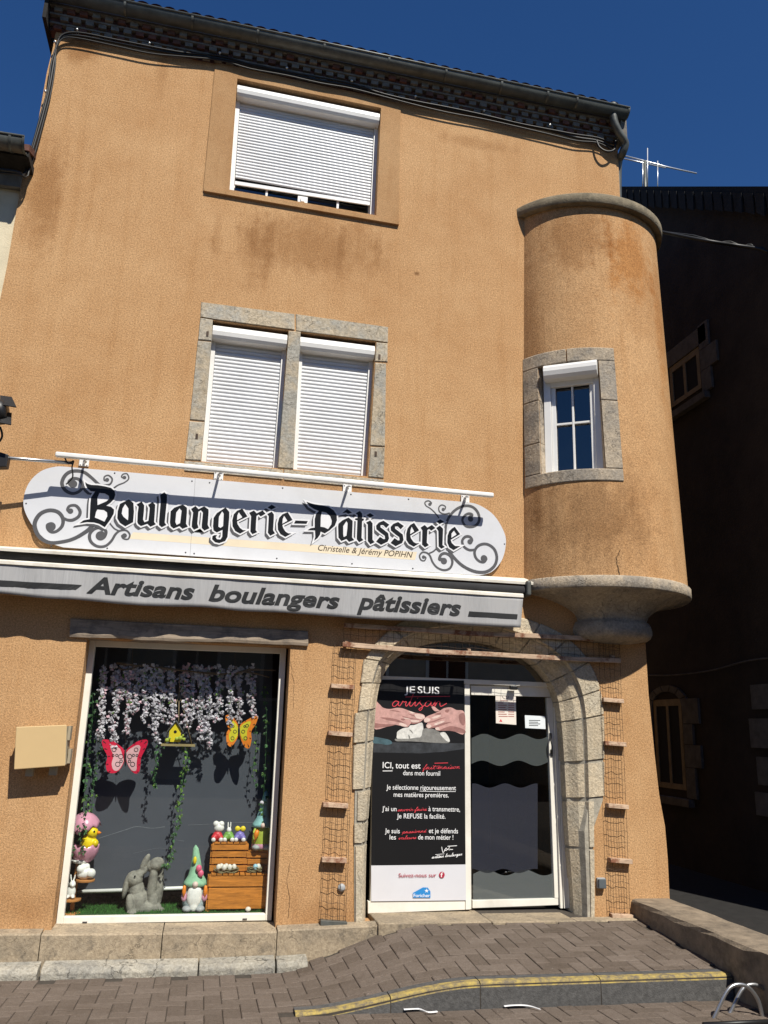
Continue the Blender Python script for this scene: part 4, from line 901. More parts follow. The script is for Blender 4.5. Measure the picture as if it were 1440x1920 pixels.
# cables under the eaves
cbt = thing('eaves_cable', at(500, 150, -.03), 'bundle of black cables clipped along the wall under the eaves', 'cable')
route = [(50, 318), (66, 268), (78, 222), (92, 168), (100, 120), (106, 88), (116, 70), (146, 67), (215, 80), (282, 93), (345, 103), (412, 110), (470, 124), (537, 138), (600, 151), (658, 162), (720, 178), (777, 191), (840, 205), (905, 218), (970, 233), (1028, 244), (1080, 258), (1120, 264), (1150, 276)]
for d, dy, rr in ((0, 0, .016), (-4, -.02, .010), (5, -.01, .009)):
    P = []
    for i, (px, py) in enumerate(route):
        nx_, ny_ = (1, .2) if i < 5 else (0, 1)
        P.append(at(px+nx_*d*.9+random.uniform(-1, 1), py+ny_*d+(random.uniform(-2.5, 2.5) if d else 0), -.055+dy))
    cm = MB(); cm.tube(cat(P, 4), rr, 7); cm.build('cable_run', M_cable, cbt)
for px, py in ((105, 86), (87, 178), (146, 63), (281, 88), (412, 106), (537, 134), (658, 158), (777, 187), (905, 213), (1028, 240)):
    c = at(px, py, -.03); cm = MB(); cm.tube([(c.x, -.001, c.z), (c.x, -.075, c.z)], .007, 8); cm.ball((c.x, -.085, c.z), .016, 0, 8, 6); cm.build('clip', M_clip, cbt)
cm = MB(); cm.tube(cat([at(px, py, yy) for px, py, yy in ((1118, 262, -.06), (1124, 276, -.08), (1138, 284, -.1), (1152, 280, -.09), (1154, 262, -.06))], 5), .014, 7); cm.build('cable_loop', M_cable, cbt)

# ------------------------------------------------------------------ floodlights at the left edge
FL = thing('floodlight', at(0, 775, -.45), 'black barn door floodlight sticking out at the left edge above the sign', 'floodlight')
fb = MB(); c = at(-28, 775, -.45); fb.lathe([(.01, 0), (.10, 0), (.115, .05), (.115, .17), (.09, .21), (.01, .21)], c+Vector((-.02, 0, 0)), 20, 0, Matrix.Rotation(radians(80), 3, 'Y')); fb.build('housing', M_blackm, FL)
for q in ([(0, 741), (22, 744), (31, 763), (0, 758)], [(3, 772), (22, 774), (21, 796), (0, 792)], [(-40, 738), (-5, 741), (-8, 757), (-45, 752)]):
    fb = MB(); P = [at(px, py, -.45+(.0 if i < 2 else -.10)) for i, (px, py) in enumerate(q)]; fb.hexa(P, [p+Vector((0, .006, -.006)) for p in P]); fb.build('barn_door', M_blackm, FL)
fb = MB(); fb.tube(cat([at(0, 800, -.45), at(4, 818, -.42), at(-6, 835, -.38), at(-14, 850, -.34)], 5), .010, 7); fb.build('power_lead', M_cable, FL)
AR = thing('lamp_arm', at(60, 860, -.34), 'slim chrome lamp arm with black mounting block reaching left above the sign', 'lamp arm')
fb = MB(); fb.tube([at(-60, 853, -.34), at(136, 868, -.22)], .017, 10); fb.build('rod', M_steel, AR)
fb = MB(); P = [at(px, py, -.36) for px, py in ((-30, 876), (12, 875), (16, 852), (-24, 840))]; fb.slab(P, .10); bevel(fb.build('mounting_block', M_blackm, AR), .008)
fb = MB(); fb.tube(cat([at(121, 857, -.25), at(128, 869, -.24), at(138, 864, -.235), at(135, 876, -.22), at(136, 895, -.12), at(124, 908, -.06)], 6), .007, 6); fb.build('loose_lead', M_cable, AR)

# ------------------------------------------------------------------ neighbour on the left
NH = thing('neighbour_house', (-4, .2, -.4), 'low cream rendered house with dark gutter joined to the left of the bakery', 'house')
hm = MB(); e = [(p[0]+.012, p[1]) for p in xz([(40, 352), (30, 402), (14, 497), (0, 564)])]
hm.box(-9, -2.16, .04, .30, -.5, at(20, 326, .04).z); hm.build('wall', M_cream, NH)
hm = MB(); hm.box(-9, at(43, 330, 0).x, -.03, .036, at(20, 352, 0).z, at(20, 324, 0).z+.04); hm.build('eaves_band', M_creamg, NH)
zg = at(20, 278, -.30); hm = MB()
hm.hexa([(-9, -.28, zg.z+.02), (-2.2, -.28, zg.z+.02), (-2.2, 5, zg.z+2.2), (-9, 5, zg.z+2.2)], [(-9, -.28, zg.z+.09), (-2.2, -.28, zg.z+.09), (-2.2, 5, zg.z+2.28), (-9, 5, zg.z+2.28)]); hm.build('roof', M_tile, NH)
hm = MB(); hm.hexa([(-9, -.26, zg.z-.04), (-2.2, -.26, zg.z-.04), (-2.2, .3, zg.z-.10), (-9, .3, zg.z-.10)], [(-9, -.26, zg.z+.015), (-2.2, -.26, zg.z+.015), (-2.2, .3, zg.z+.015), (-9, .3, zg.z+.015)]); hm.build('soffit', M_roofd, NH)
hm = MB(); ge = at(47, 282, -.34).x; rings = []
for x in (-9, ge): rings.append([Vector((x, -.34+.10*cos(a), zg.z+.06+.115*sin(a))) for a in [pi+pi*i/10 for i in range(11)]]+[Vector((x, -.34+.094*cos(a), zg.z+.06+.10*sin(a))) for a in [2*pi-pi*i/10 for i in range(11)]])
hm.loft(rings); ng = hm.build('gutter', M_zinc, NH)
hm = MB(); hm.tube([(-9, -.44, zg.z+.06), (ge, -.44, zg.z+.06)], .012, 8); hm.build('gutter_bead', M_zinc, ng)
for px in (20, 46):
    x = at(px, 282, -.34).x; hm = MB(); hm.loft([[Vector((x+d, -.34+.107*cos(a), zg.z+.06+.121*sin(a))) for a in [pi+pi*i/10 for i in range(11)]] for d in (-.012, .012)], 0, False, False); hm.build('joint_ring', M_zinc, ng)
cm = MB(); cm.tube(cat([at(50, 318, -.10), at(44, 328, -.16), at(30, 322, -.22), at(0, 318, -.24), at(-60, 312, -.24)], 5), .016, 7); cm.tube(cat([at(56, 312, -.10), at(50, 332, -.14), at(36, 327, -.20), at(0, 324, -.22), at(-60, 318, -.22)], 5), .012, 7); cm.build('cable_run', M_cable, cbt)

# ------------------------------------------------------------------ dark house across the alley
XA = 6.3
def alley(px, py, x=XA):
    d = RGT*((px-720)/FPX) + UPV*((960-py)/FPX) + _f; t = x/d.x; return Vector((x, d.y*t-8, EYE+d.z*t))
AH = thing('alley_house', (XA+2, 3, -.6), 'dark shaded house across the alley with pale stone window surrounds', 'house')
tl, tr_ = alley(1165, 372), alley(1440, 386)
slope = (tr_.z-tl.z)/(tr_.y-tl.y)
def rz(y): return tl.z+slope*(y-tl.y)
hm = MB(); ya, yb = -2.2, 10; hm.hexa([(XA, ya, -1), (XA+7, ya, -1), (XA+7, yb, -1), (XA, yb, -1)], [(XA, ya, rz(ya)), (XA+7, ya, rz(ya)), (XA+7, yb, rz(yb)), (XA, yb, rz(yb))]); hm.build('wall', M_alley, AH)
hm = MB(); e = .10
hm.hexa([(XA-e, ya-.2, rz(ya)-.0), (XA+7, ya-.2, rz(ya)), (XA+7, yb, rz(yb)+.0), (XA-e, yb, rz(yb))], [(XA-e, ya-.2, rz(ya)+.14), (XA+7, ya-.2, rz(ya)+.14), (XA+7, yb, rz(yb)+.14), (XA-e, yb, rz(yb)+.14)])
for i in range(60):
    y = lerp(ya, yb-.3, i/59); hm.hexa([(XA-e-.012-random.uniform(0, .03), y, rz(y)-.12-random.uniform(0, .05)), (XA-e-.002, y, rz(y)-.12), (XA-e-.002, y+.17, rz(y+.17)-.12), (XA-e-.012, y+.17, rz(y+.17)-.12)], [(XA-e-.02, y, rz(y)+.16), (XA-e-.002, y, rz(y)+.16), (XA-e-.002, y+.17, rz(y+.17)+.16), (XA-e-.02, y+.17, rz(y+.17)+.16)])
hm.build('roof_verge', M_roofd, AH)
def ablock(mb, y0, y1, z0, z1, o=.03): mb.box(XA-o, XA+.02, y0, y1, z0, z1)
def alley_window(px0, py0, px1, py1, blocks, arch=True):
    a, b_ = alley(px0, py0), alley(px1, py1); y0, y1 = sorted((a.y, b_.y)); z0, z1 = sorted((a.z, b_.z))
    fm = MB()
    for (u0, u1, v0, v1) in ((y0, y0+.07, z0, z1), (y1-.07, y1, z0, z1), (y0+.071, y1-.071, z0, z0+.07), (y0+.071, y1-.071, z1-.09, z1), ((y0+y1)/2-.03, (y0+y1)/2+.03, z0+.071, z1-.091)): fm.box(XA-.022, XA+.0, u0, u1, v0, v1)
    w_ = fm.build('window', M_alleyf, AH)
    g = MB(); g.face([(XA-.008, y0+.05, z0+.05), (XA-.008, y1-.05, z0+.05), (XA-.008, y1-.05, z1-.05), (XA-.008, y0+.05, z1-.05)]); g.build('pane', M_black, w_)
    sm_ = MB()
    zz = z0-.1; i = 0
    while zz < z1-.05:
        h = random.uniform(.25, .42); lw = .22+.16*(i % 2)
        ablock(sm_, y0-.03-lw, y0-.03, zz+.008, zz+h, .035); ablock(sm_, y1+.03, y1+.03+.2+.12*((i+1) % 2), zz+.008, zz+h, .035); zz += h; i += 1
    n = 7; ym = (y0+y1)/2; hw = (y1-y0)/2
    if not arch: sm_.box(XA-.035, XA+.01, y0-.2, y1+.2, z1+.01, z1+.26)
    for i in range(n if arch else 0):
        t0, t1 = i/n*pi+.02, (i+1)/n*pi-.02; P = []
        for t, rr in ((t0, 1.08), (t1, 1.08), (t1, 1.5), (t0, 1.5)): P.append(Vector((XA-.036, ym-hw*rr*cos(t), zz+.02+hw*.55*rr*sin(t)*1.0-.12)))
        sm_.hexa(P, [p+Vector((.05, 0, 0)) for p in P])
    sm_.box(XA-.09, XA+.01, y0-.15, y1+.15, z0-.2, z0-.105)
    sm_.build('stone_surround', M_alleys, w_)
alley_window(1236, 1475, 1279, 1310, None); alley_window(1262, 765, 1312, 650, None, False)
qm = MB(); z = alley(1425, 1530).z; i = 0
while z < alley(1420, 1290).z:
    h = random.uniform(.26, .4); y = alley(1412+8*(i % 2), 1400).y; ablock(qm, y-.7, y, z+.01, z+h*.9, .03); z += h*1.15; i += 1
qm.build('stone_quoin', M_alleys, AH)
qm = MB(); a, b_ = alley(1300, 1650), alley(1352, 1690); qm.box(XA-.03, XA, min(a.y, b_.y), max(a.y, b_.y), min(a.z, b_.z), max(a.z, b_.z)); qm.build('wall_plaque', M_alleys, AH)
cm = MB(); cm.tube(cat([alley(px, py, XA-.04) for px, py in ((1205, 1266), (1260, 1266), (1330, 1258), (1390, 1242), (1430, 1235), (1470, 1234))], 5), .011, 6)
tag(cm.build('alley_cable', M_alleys), 'thin pale cable sagging along the dark alley wall above the lower window', 'cable')
cw = MB(); P = cat([Vector((4.9, 1.4, at(1225, 428, 1.4).z)), alley(1300, 447, 5.4), alley(1380, 460, 5.9), alley(1420, 466, 6.1), alley(1440, 473, 6.2)], 6); cw.tube(P, .022, 7); cw.tube([p+Vector((.01, .02, .035+.02*sin(i*1.3))) for i, p in enumerate(P)], .012, 6)
tag(cw.build('overhead_cable', M_cable), 'twisted black overhead cable running from the turret to the alley house roof', 'cable')
# aerial on the far roof
c = Vector((6.9, 3.6, rz(3.6))); D = (c.y+8)
def far(px, py, y=3.4): return at(px, py, y)
AE = thing('tv_aerial', far(1211, 356), 'thin metal television aerial on the roof behind the bakery', 'aerial')
am2 = MB(); am2.tube([far(1211, 420), far(1209, 302)], .028, 8); am2.build('mast', M_zinc, AE)
am2 = MB(); am2.tube([far(1168, 291), far(1250, 313), far(1306, 325)], .014, 8); am2.build('boom', M_alu, AE)
am2 = MB(); am2.tube([far(1168, 297), far(1248, 315)], .012, 8); am2.build('boom', M_alu, AE)
for a, b_ in (((1214, 278), (1214, 355)), ((1233, 302), (1233, 362)), ((1205, 300), (1205, 356))):
    am2 = MB(); am2.tube([far(*a), far(*b_)], .010, 6); am2.build('element', M_alu, AE)

mb = MB(); mb.face([(4.67, -6, .0), (XA, -6, .0), (XA, .3, -.02), (4.67, .3, -.02)]); mb.face([(4.45, .3, -.02), (XA, .3, -.02), (XA, 12, -.02), (4.45, 12, -.02)])  # near-black sheet added over the alley ground; its colour stands in for shade
tag(mb.build('alley_shade_sheet', mk('alley_shade_black', (.014, .013, .012), .95, .3, 9, .5, 60), fix=False), kind='structure')
# ------------------------------------------------------------------ low wall and bicycle rack on the right
lw = MB(); n = 26; rings = []
for i in range(n+1):
    y = lerp(.25, -5.0, i/n); j = lambda s: random.uniform(-s, s)
    zt_ = .10+j(.006); rings.append([Vector((4.205+j(.006), y, -.9)), Vector((4.20+j(.008), y, zt_-.04+j(.01))), Vector((4.215+j(.006), y, zt_-.01)), Vector((4.25, y, zt_+j(.006))), Vector((4.60, y, zt_+j(.006))), Vector((4.64+j(.01), y, zt_-.02)), Vector((4.66, y, -.9))])
lw.loft(rings, 0, True, True, False)
tag(lw.build('low_wall', M_lowwall), 'low weathered concrete wall running out from the corner beside the raised paving', 'wall')
BR_ = thing('bike_rack', (4.0, -2.2, -.3), 'galvanised hoop bicycle rack at the lower right by the low wall', 'bike rack')
for dx, lab in ((0, None), (.10, None)):
    hm = MB(); yk = -2.05+dx
    P = [atz(1338-10*0+dx*300, 1935, -.32)] if 0 else None
    bx = at(1338+dx*260, 1935, yk-.0); tpz = at(1375+dx*260, 1852, yk)
    P = cat([Vector((bx.x, yk, street(yk)-.02)), Vector((bx.x+.03, yk, bx.z+.12)), Vector((tpz.x-.03, yk, tpz.z)), Vector((tpz.x+.10, yk, tpz.z+.01)), Vector((tpz.x+.19, yk, tpz.z-.08)), Vector((tpz.x+.22, yk, street(yk)-.02))], 6)
    hm.tube(P, .014, 10); hm.build('hoop', M_steel, BR_)
hm = MB(); a = at(1330, 1906, -2.3); hm.tube([Vector((a.x-.05, -2.3, street(-2.3)+.03)), Vector((a.x+.6, -2.3, street(-2.3)+.03))], .016, 8); hm.build('rail', M_blackm, BR_)

# ------------------------------------------------------------------ house across the street, seen mirrored in the glass
OH = thing('opposite_house', (1, -19, -.2), 'plain beige house with brown louvred shutters reflected in the doorway transom', 'house')
hm = MB(); hm.box(-14, 16, -22, -19, -1, 8.6); hm.build('wall', mk('beige_render', (.40, .34, .25), .9, .1, 3), OH)
hm = MB(); hm.hexa([(-14.3, -18.6, 8.6), (16.3, -18.6, 8.6), (16.3, -22.3, 8.6), (-14.3, -22.3, 8.6)], [(-14.3, -20.3, 10.2), (16.3, -20.3, 10.2), (16.3, -20.5, 10.2), (-14.3, -20.5, 10.2)]); hm.build('roof', M_tile, OH)
Msh = wood('brown_shutter', (.10, .035, .015), None, (4, 4, 30))
for fl in (3.4, 6.2):
    for xw in (-6, -3.2, -.4, 2.4, 5.2, 8):
        hm = MB(); hm.box(xw-.75, xw+.75, -18.998, -18.95, fl-1.0, fl+.95); wn = hm.build('window', M_pvc, OH)
        for s in (-1, 1):
            hm = MB()
            hm.box(xw+s*.34-.3, xw+s*.34+.3, -18.949, -18.92, fl-.9, fl+.85)
            for i in range(22): hm.box(xw+s*.34-.25, xw+s*.34+.25, -18.919, -18.90, fl-.86+i*.077, fl-.82+i*.077)
            hm.build('shutter', Msh, wn)

# ------------------------------------------------------------------ poster and notices on the door
PO = thing('poster', at(790, 1480, YD), 'tall black bakery poster of two hands kneading dough with white and red writing', 'poster')
yp = YD-.004; lay = [0]
def pq(pts, mat, name=None, ox=680, oy=1240, sc=6.5454, smo=True):
    lay[0] += 1
    P = [at(ox+a/sc, oy+b_/sc, yp-.0003-.00008*lay[0]) for a, b_ in pts]
    if smo: P = cat(P, 4, True)
    v, f = fill([[(p.x, p.z) for p in P]], P[0].y); mb = MB(); mb.add(v, f); return mb.build(name, mat, PO, fix=False) if name else mb
mb = MB(); mb.slab([at(px, py, yp) for px, py in ((696, 1622), (873, 1620), (870, 1276), (700, 1274))], .0035); mb.build('sheet', M_poster, PO)
mb = MB(); mb.slab([at(px, py, yp) for px, py in ((696, 1690), (874, 1688), (873.2, 1621), (696, 1623))], .0035); mb.build('foot_panel', M_posterg, PO)
pq([(130, 985), (600, 1000), (1245, 1005), (1249, 1075), (1000, 1110), (700, 1130), (400, 1122), (130, 1118)], M_tab, 'printed_table', 680, 1240, 6.5454, False)
pq([(130, 930), (215, 938), (330, 965), (362, 1005), (300, 1025), (200, 1010), (130, 1000)], mk('printed_teal_cloth', (.05, .10, .12), .6, .3, 20), 'printed_cloth')
pq([(420, 905), (430, 860), (500, 820), (560, 810), (585, 785), (640, 780), (720, 752), (742, 790), (742, 900), (700, 940), (560, 968), (430, 950)], M_do1, 'printed_dough')
pq([(745, 830), (860, 830), (950, 870), (1000, 872), (1060, 955), (1055, 1000), (950, 1002), (740, 990), (560, 968), (710, 930)], M_do2, 'printed_dough')
pq([(950, 890), (1005, 870), (1050, 925), (1070, 980), (1030, 978)], M_do1, 'printed_dough')
pq([(570, 840), (620, 890), (600, 850)], M_do2, 'printed_dough'); pq([(560, 900), (572, 965), (582, 930)], M_do2, 'printed_dough'); pq([(405, 950), (560, 950), (700, 935), (740, 985), (560, 980), (420, 980)], M_do2, 'printed_dough')
pq([(130, 480), (200, 520), (250, 568), (330, 585), (420, 570), (500, 580), (620, 625), (740, 650), (768, 690), (742, 715), (690, 750), (600, 757), (560, 800), (520, 806), (400, 778), (300, 802), (130, 815)], M_sk1, 'printed_hand')
for q in ([(215, 690), (300, 690), (420, 712), (520, 760), (430, 745), (300, 720)], [(480, 668), (560, 690), (690, 712), (740, 718), (600, 712), (520, 695)], [(130, 760), (250, 770), (400, 776), (300, 802), (130, 815)], [(480, 700), (520, 712), (500, 726), (470, 716)], [(560, 640), (650, 668), (700, 690), (640, 676), (580, 656)], [(600, 745), (690, 735), (700, 755), (610, 770)], [(330, 600), (420, 605), (470, 625), (400, 615)]): pq(q, M_sk2, 'printed_hand_shade')
for q in ([(640, 650), (735, 655), (762, 690), (720, 710), (660, 695)], [(590, 720), (680, 722), (690, 745), (610, 748)], [(470, 752), (545, 785), (520, 802), (450, 780)], [(500, 690), (560, 700), (590, 712), (530, 708)], [(560, 605), (640, 632), (600, 640)]): pq(q, M_sk3, 'printed_flour')
pq([(1250, 628), (1150, 597), (1080, 565), (1000, 575), (950, 605), (880, 640), (790, 675), (752, 715), (762, 748), (800, 750), (778, 790), (800, 822), (850, 815), (890, 808), (895, 838), (950, 852), (1050, 850), (1130, 862), (1250, 885)], M_sk1, 'printed_hand')
pq([(845, 560), (880, 555), (925, 592), (945, 605), (885, 612)], M_sk1, 'printed_hand')
for q in ([(765, 750), (850, 735), (950, 700), (1020, 690), (950, 715), (860, 750)], [(805, 825), (900, 785), (1000, 755), (1090, 745), (1010, 775), (900, 812)], [(950, 850), (1050, 800), (1130, 800), (1250, 840), (1250, 884), (1130, 862), (1050, 851)], [(1010, 600), (1060, 590), (1050, 625), (1020, 625)], [(1250, 640), (1180, 660), (1200, 760), (1250, 780)], [(880, 645), (960, 630), (940, 655)]): pq(q, M_sk2, 'printed_hand_shade')
for q in ([(755, 712), (790, 690), (835, 715), (800, 745), (765, 745)], [(785, 790), (820, 772), (845, 800), (805, 822)], [(892, 818), (930, 808), (945, 840), (905, 842)], [(850, 690), (930, 660), (960, 672), (880, 705)], [(880, 765), (980, 730), (1000, 742), (900, 785)]): pq(q, M_sk3, 'printed_flour')
def word(s_, a, b_, cap, mat, z4=False, bold=.012, shear=0., name='lettering'):
    oy = 1480 if z4 else 1240; lay[0] += 1; mb = MB(); sc = 6.5454
    write(mb, s_, 680+a[0]/sc, oy+a[1]/sc, 680+b_[0]/sc, oy+b_[1]/sc, cap/sc, yp-.0003-.00008*lay[0], 0, bold, shear); mb.build(name, mat, PO, fix=False)
word('JE', (515, 388), (642, 392), 86, M_pw, False, .0062); word('SUIS', (675, 393), (940, 402), 86, M_pw, False, 0.0062)
def pstroke(strokes, wd, mat, z4=False, name='script_lettering'):
    mb = MB()
    for st in strokes:
        lay[0] += 1; P = [at(680+a/6.5454, (1480 if z4 else 1240)+b_/6.5454, yp) for a, b_ in st]
        stroke(mb, [(p.x, p.z) for p in P], wd, yp-.0003-.00008*lay[0], 0, 5, .00003)
    mb.build(name, mat, PO, fix=False)
pstroke([[(525, 438), (700, 432), (1070, 430)], [(440, 498), (405, 487), (370, 515), (368, 545), (395, 552), (430, 520), (443, 495), (435, 535), (455, 545), (480, 512), (492, 488), (508, 500), (535, 496), (525, 530), (537, 550), (568, 515), (600, 455), (622, 398)], [(622, 398), (590, 480), (575, 535), (595, 550), (630, 512), (650, 490), (640, 530), (652, 548), (685, 515), (715, 480), (700, 510), (726, 540), (730, 575), (705, 602), (690, 585), (730, 560), (768, 530)], [(840, 500), (805, 487), (770, 515), (768, 545), (795, 552), (830, 520), (842, 495), (835, 535), (853, 545), (876, 515), (892, 488), (884, 552), (915, 500), (945, 495), (946, 530), (958, 552), (988, 540), (1030, 515)], [(668, 455), (680, 445)]], .0075, M_pr)
word('ICI,', (245, 1308), (375, 1312), 72, M_pw, False, 0.0084); word('tout est', (402, 1312), (710, 1316), 72, M_pw, False, 0.0084); word('dans mon fournil', (495, 1396), (950, 1404), 58, M_pw, False, 0.0039)
pstroke([[(245, 1345), (365, 1344)]], .007, M_pw); pstroke([[(697, 1592), (920, 1597), (1140, 1598)]], .0045, M_pw)
CUR = {'a': [(0,.1),(.5,.95),(.25,.9),(.08,.4),(.3,.05),(.62,.5),(.72,.95),(.65,.2),(.85,.05),(1,.15)], 'e': [(0,.15),(.35,.5),(.5,.85),(.3,.95),(.12,.5),(.3,.05),(.6,.1),(.75,.2)], 'i': [(0,.15),(.25,.95),(.2,.2),(.35,.05),(.5,.15)],
 'l': [(0,.15),(.4,1.4),(.45,2.1),(.3,2.1),(.22,.6),(.35,.05),(.55,.15)], 'f': [(0,.15),(.45,1.4),(.6,2.1),(.42,2.1),(.25,.5),(.15,-.9),(.3,-.9),(.35,0),(.6,.15)], 't': [(0,.15),(.35,1.2),(.42,1.7),(.25,.4),(.38,.05),(.55,.15)],
 'n': [(0,.15),(.2,.95),(.15,0),(.35,.8),(.55,.95),(.55,.3),(.7,.05),(.85,.15)], 'm': [(0,.15),(.2,.95),(.15,0),(.32,.8),(.5,.95),(.5,0),(.68,.8),(.88,.95),(.9,.3),(1.05,.05),(1.2,.15)], 'o': [(0,.15),(.3,.95),(.1,.5),(.3,.05),(.6,.4),(.5,.95),(.4,.85),(.8,.75)],
 'r': [(0,.15),(.25,.95),(.35,.85),(.55,.9),(.45,.3),(.6,.05),(.7,.15)], 's': [(0,.15),(.4,.95),(.45,.3),(.25,0),(.1,.15),(.6,.15)], 'p': [(0,.15),(.3,.95),(.1,-.9),(.35,.7),(.6,.9),(.6,.3),(.35,.05),(.8,.15)], 'u': [(0,.15),(.2,.95),(.2,.2),(.4,.05),(.65,.9),(.62,.2),(.75,.05),(.9,.15)],
 'v': [(0,.15),(.2,.95),(.3,.1),(.45,.1),(.6,.95),(.8,.8)], 'b': [(0,.15),(.35,1.6),(.4,2.1),(.25,2),(.2,.2),(.4,.05),(.6,.5),(.45,.8),(.8,.75)], 'g': [(0,.1),(.5,.95),(.2,.85),(.1,.3),(.4,.1),(.65,.95),(.5,-.7),(.2,-.9),(.3,-.4),(.9,.15)]}
def script(s_, a, b_, cap, mat, z4=False):
    """joined handwriting along a baseline given in the enlarged survey of the poster"""
    adv = 0; runs = [[]]; extra = []
    for ch in s_:
        if ch in ' -':
            runs.append([]); 
            if ch == '-': extra.append([(adv+.15, .45), (adv+.5, .5)])
            adv += .6; continue
        g = CUR['e' if ch == 'é' else ch]; runs[-1] += [(adv+x, y) for x, y in (g if not runs[-1] else g[1:])]
        if ch in 'ié': extra.append([(adv+.42, 1.45), (adv+.55, 1.7)])
        if ch == 't': extra.append([(adv+.05, 1.25), (adv+1.5, 1.35)])
        adv += g[-1][0]
    xh = cap*.42; out = []
    for r_ in runs+extra:
        if len(r_) > 1: out.append([(a[0]+(b_[0]-a[0])*x/adv+y*xh*.38, a[1]+(b_[1]-a[1])*x/adv-y*xh) for x, y in r_])
    pstroke(out, .0038, mat, z4)
script('fait-maison', (735, 1325), (1190, 1316), 64, M_pr); pstroke([[(880, 1250), (1045, 1246)]], .006, M_pr)
word('Je sélectionne rigoureusement', (290, 1572), (1145, 1582), 58, M_pw, False, 0.0039); word('mes matières premières.', (380, 1662), (1055, 1670), 58, M_pw, False, 0.0039)
word("J'ai un", (238, 265), (415, 268), 58, M_pw, True, 0.0039); script('savoir-faire', (425, 268), (785, 260), 50, M_pr, True); word('à transmettre,', (808, 267), (1195, 274), 58, M_pw, True, 0.0039)
word('Je REFUSE la facilité.', (420, 355), (1015, 360), 58, M_pw, True, 0.0050)
word('Je suis', (273, 536), (455, 540), 58, M_pw, True, 0.0056); script('passionné', (482, 540), (778, 526), 50, M_pr, True); word('et je défends', (812, 536), (1170, 540), 58, M_pw, True, 0.0056)
word('les', (330, 614), (408, 616), 58, M_pw, True, 0.0056); script('valeurs', (436, 614), (652, 606), 50, M_pr, True); word('de mon métier !', (680, 614), (1112, 618), 58, M_pw, True, 0.0056)
pstroke([[(968, 705), (985, 775), (1020, 720), (1035, 735), (1050, 735), (1065, 700)], [(1040, 698), (1155, 690)], [(1060, 745), (1075, 735), (1090, 738), (1105, 735)], [(1000, 740), (1020, 750), (1040, 730)]], .006, M_pw, True)
script('artisan boulanger', (845, 848), (1215, 808), 46, M_pw, True); pstroke([[(890, 800), (1000, 790)]], .004, M_pw, True)
word('Suivez-nous sur', (441, 1080), (903, 1076), 48, M_pdr, True, 0.0039)
lay[0] += 1; mb = MB(); c = at(680+970/6.5454, 1480+1048/6.5454, yp); disc(mb, (c.x, c.z), .0285, yp-.0003-.00008*lay[0]); mb.build('round_badge', M_pdr, PO, fix=False)
word('f', (955, 1076), (985, 1076), 54, M_pw, True, 0.0112)
pq([(618, 1330), (616, 1272), (740, 1203), (800, 1206), (832, 1255), (832, 1330)], M_pb, 'printed_logo', 680, 1480, 6.5454, False); word('Foricher', (624, 1322), (826, 1322), 40, M_pw, True, 0.0084)
for an in range(5):
    a_ = radians(90+72*an); pq([(785+8*cos(a_+1.57), 1245-8*sin(a_+1.57)), (785+30*cos(a_), 1245-30*sin(a_)), (785-8*cos(a_+1.57), 1245+8*sin(a_+1.57))], M_pw, 'printed_petal', 680, 1480, 6.5454, False)
yn = YL+.004
NP = thing('notice', at(948, 1328, yn), 'tall cream printed notice with a clock mark stuck at the top of the glass door', 'notice', 'papers on the glass door')
mb = MB(); mb.slab([at(px, py, yn) for px, py in ((930, 1356), (968, 1359), (967, 1300), (929, 1297))], .002); mb.build('sheet', M_paper, NP)
mb = MB()
for i, (x0p, x1p) in enumerate(((938, 952), (934, 944), (934, 950), (934, 948), (934, 950), (934, 946), (934, 950), (935, 952))):
    yy_ = 1313+i*4.2; mb.face([at(px, py, yn-.001) for px, py in ((x0p, yy_+1.4), (x1p, yy_+1.8), (x1p, yy_+.2), (x0p, yy_))]); 
    if i: mb.face([at(px, py, yn-.001) for px, py in ((953, yy_+1.5), (964, yy_+1.8), (964, yy_+.4), (953, yy_))])
mb.build('printed_lines', mk('faded_red_print', (.42, .16, .13), .7, .1, 4), NP, fix=False)
mb = MB(); P = [at(948+6*cos(a), 1305+5.5*sin(a), yn-.001) for a in [2*pi*i/16 for i in range(17)]]; stroke(mb, [(p.x, p.z) for p in P], .004, yn-.001, 0, 2); P = [at(948, 1301, yn), at(948, 1305, yn), at(951, 1307, yn)]; stroke(mb, [(p.x, p.z) for p in P], .003, yn-.0014, 0, 2); mb.build('clock_mark', M_char, NP, fix=False)
mb = MB(); mb.face([at(px, py, yn-.001) for px, py in ((936, 1353), (942, 1353.3), (939, 1348))]); mb.build('warning_triangle', M_pr, NP, fix=False)
N2 = thing('notice', at(1004, 1354, yn), 'small white notice stuck beside the tall cream one on the glass door', 'notice', 'papers on the glass door')
mb = MB(); mb.slab([at(px, py, yn) for px, py in ((985, 1365), (1023, 1367), (1022, 1343), (984, 1341))], .002); mb.build('sheet', M_paperb, N2)
mb = MB()
for i in range(4):
    yy_ = 1350+i*3.2; mb.face([at(px, py, yn-.001) for px, py in ((992, yy_+1.2), (1013-(i % 2)*4, yy_+1.5), (1013-(i % 2)*4, yy_+.3), (992, yy_))])
mb.build('printed_lines', M_char, N2, fix=False)
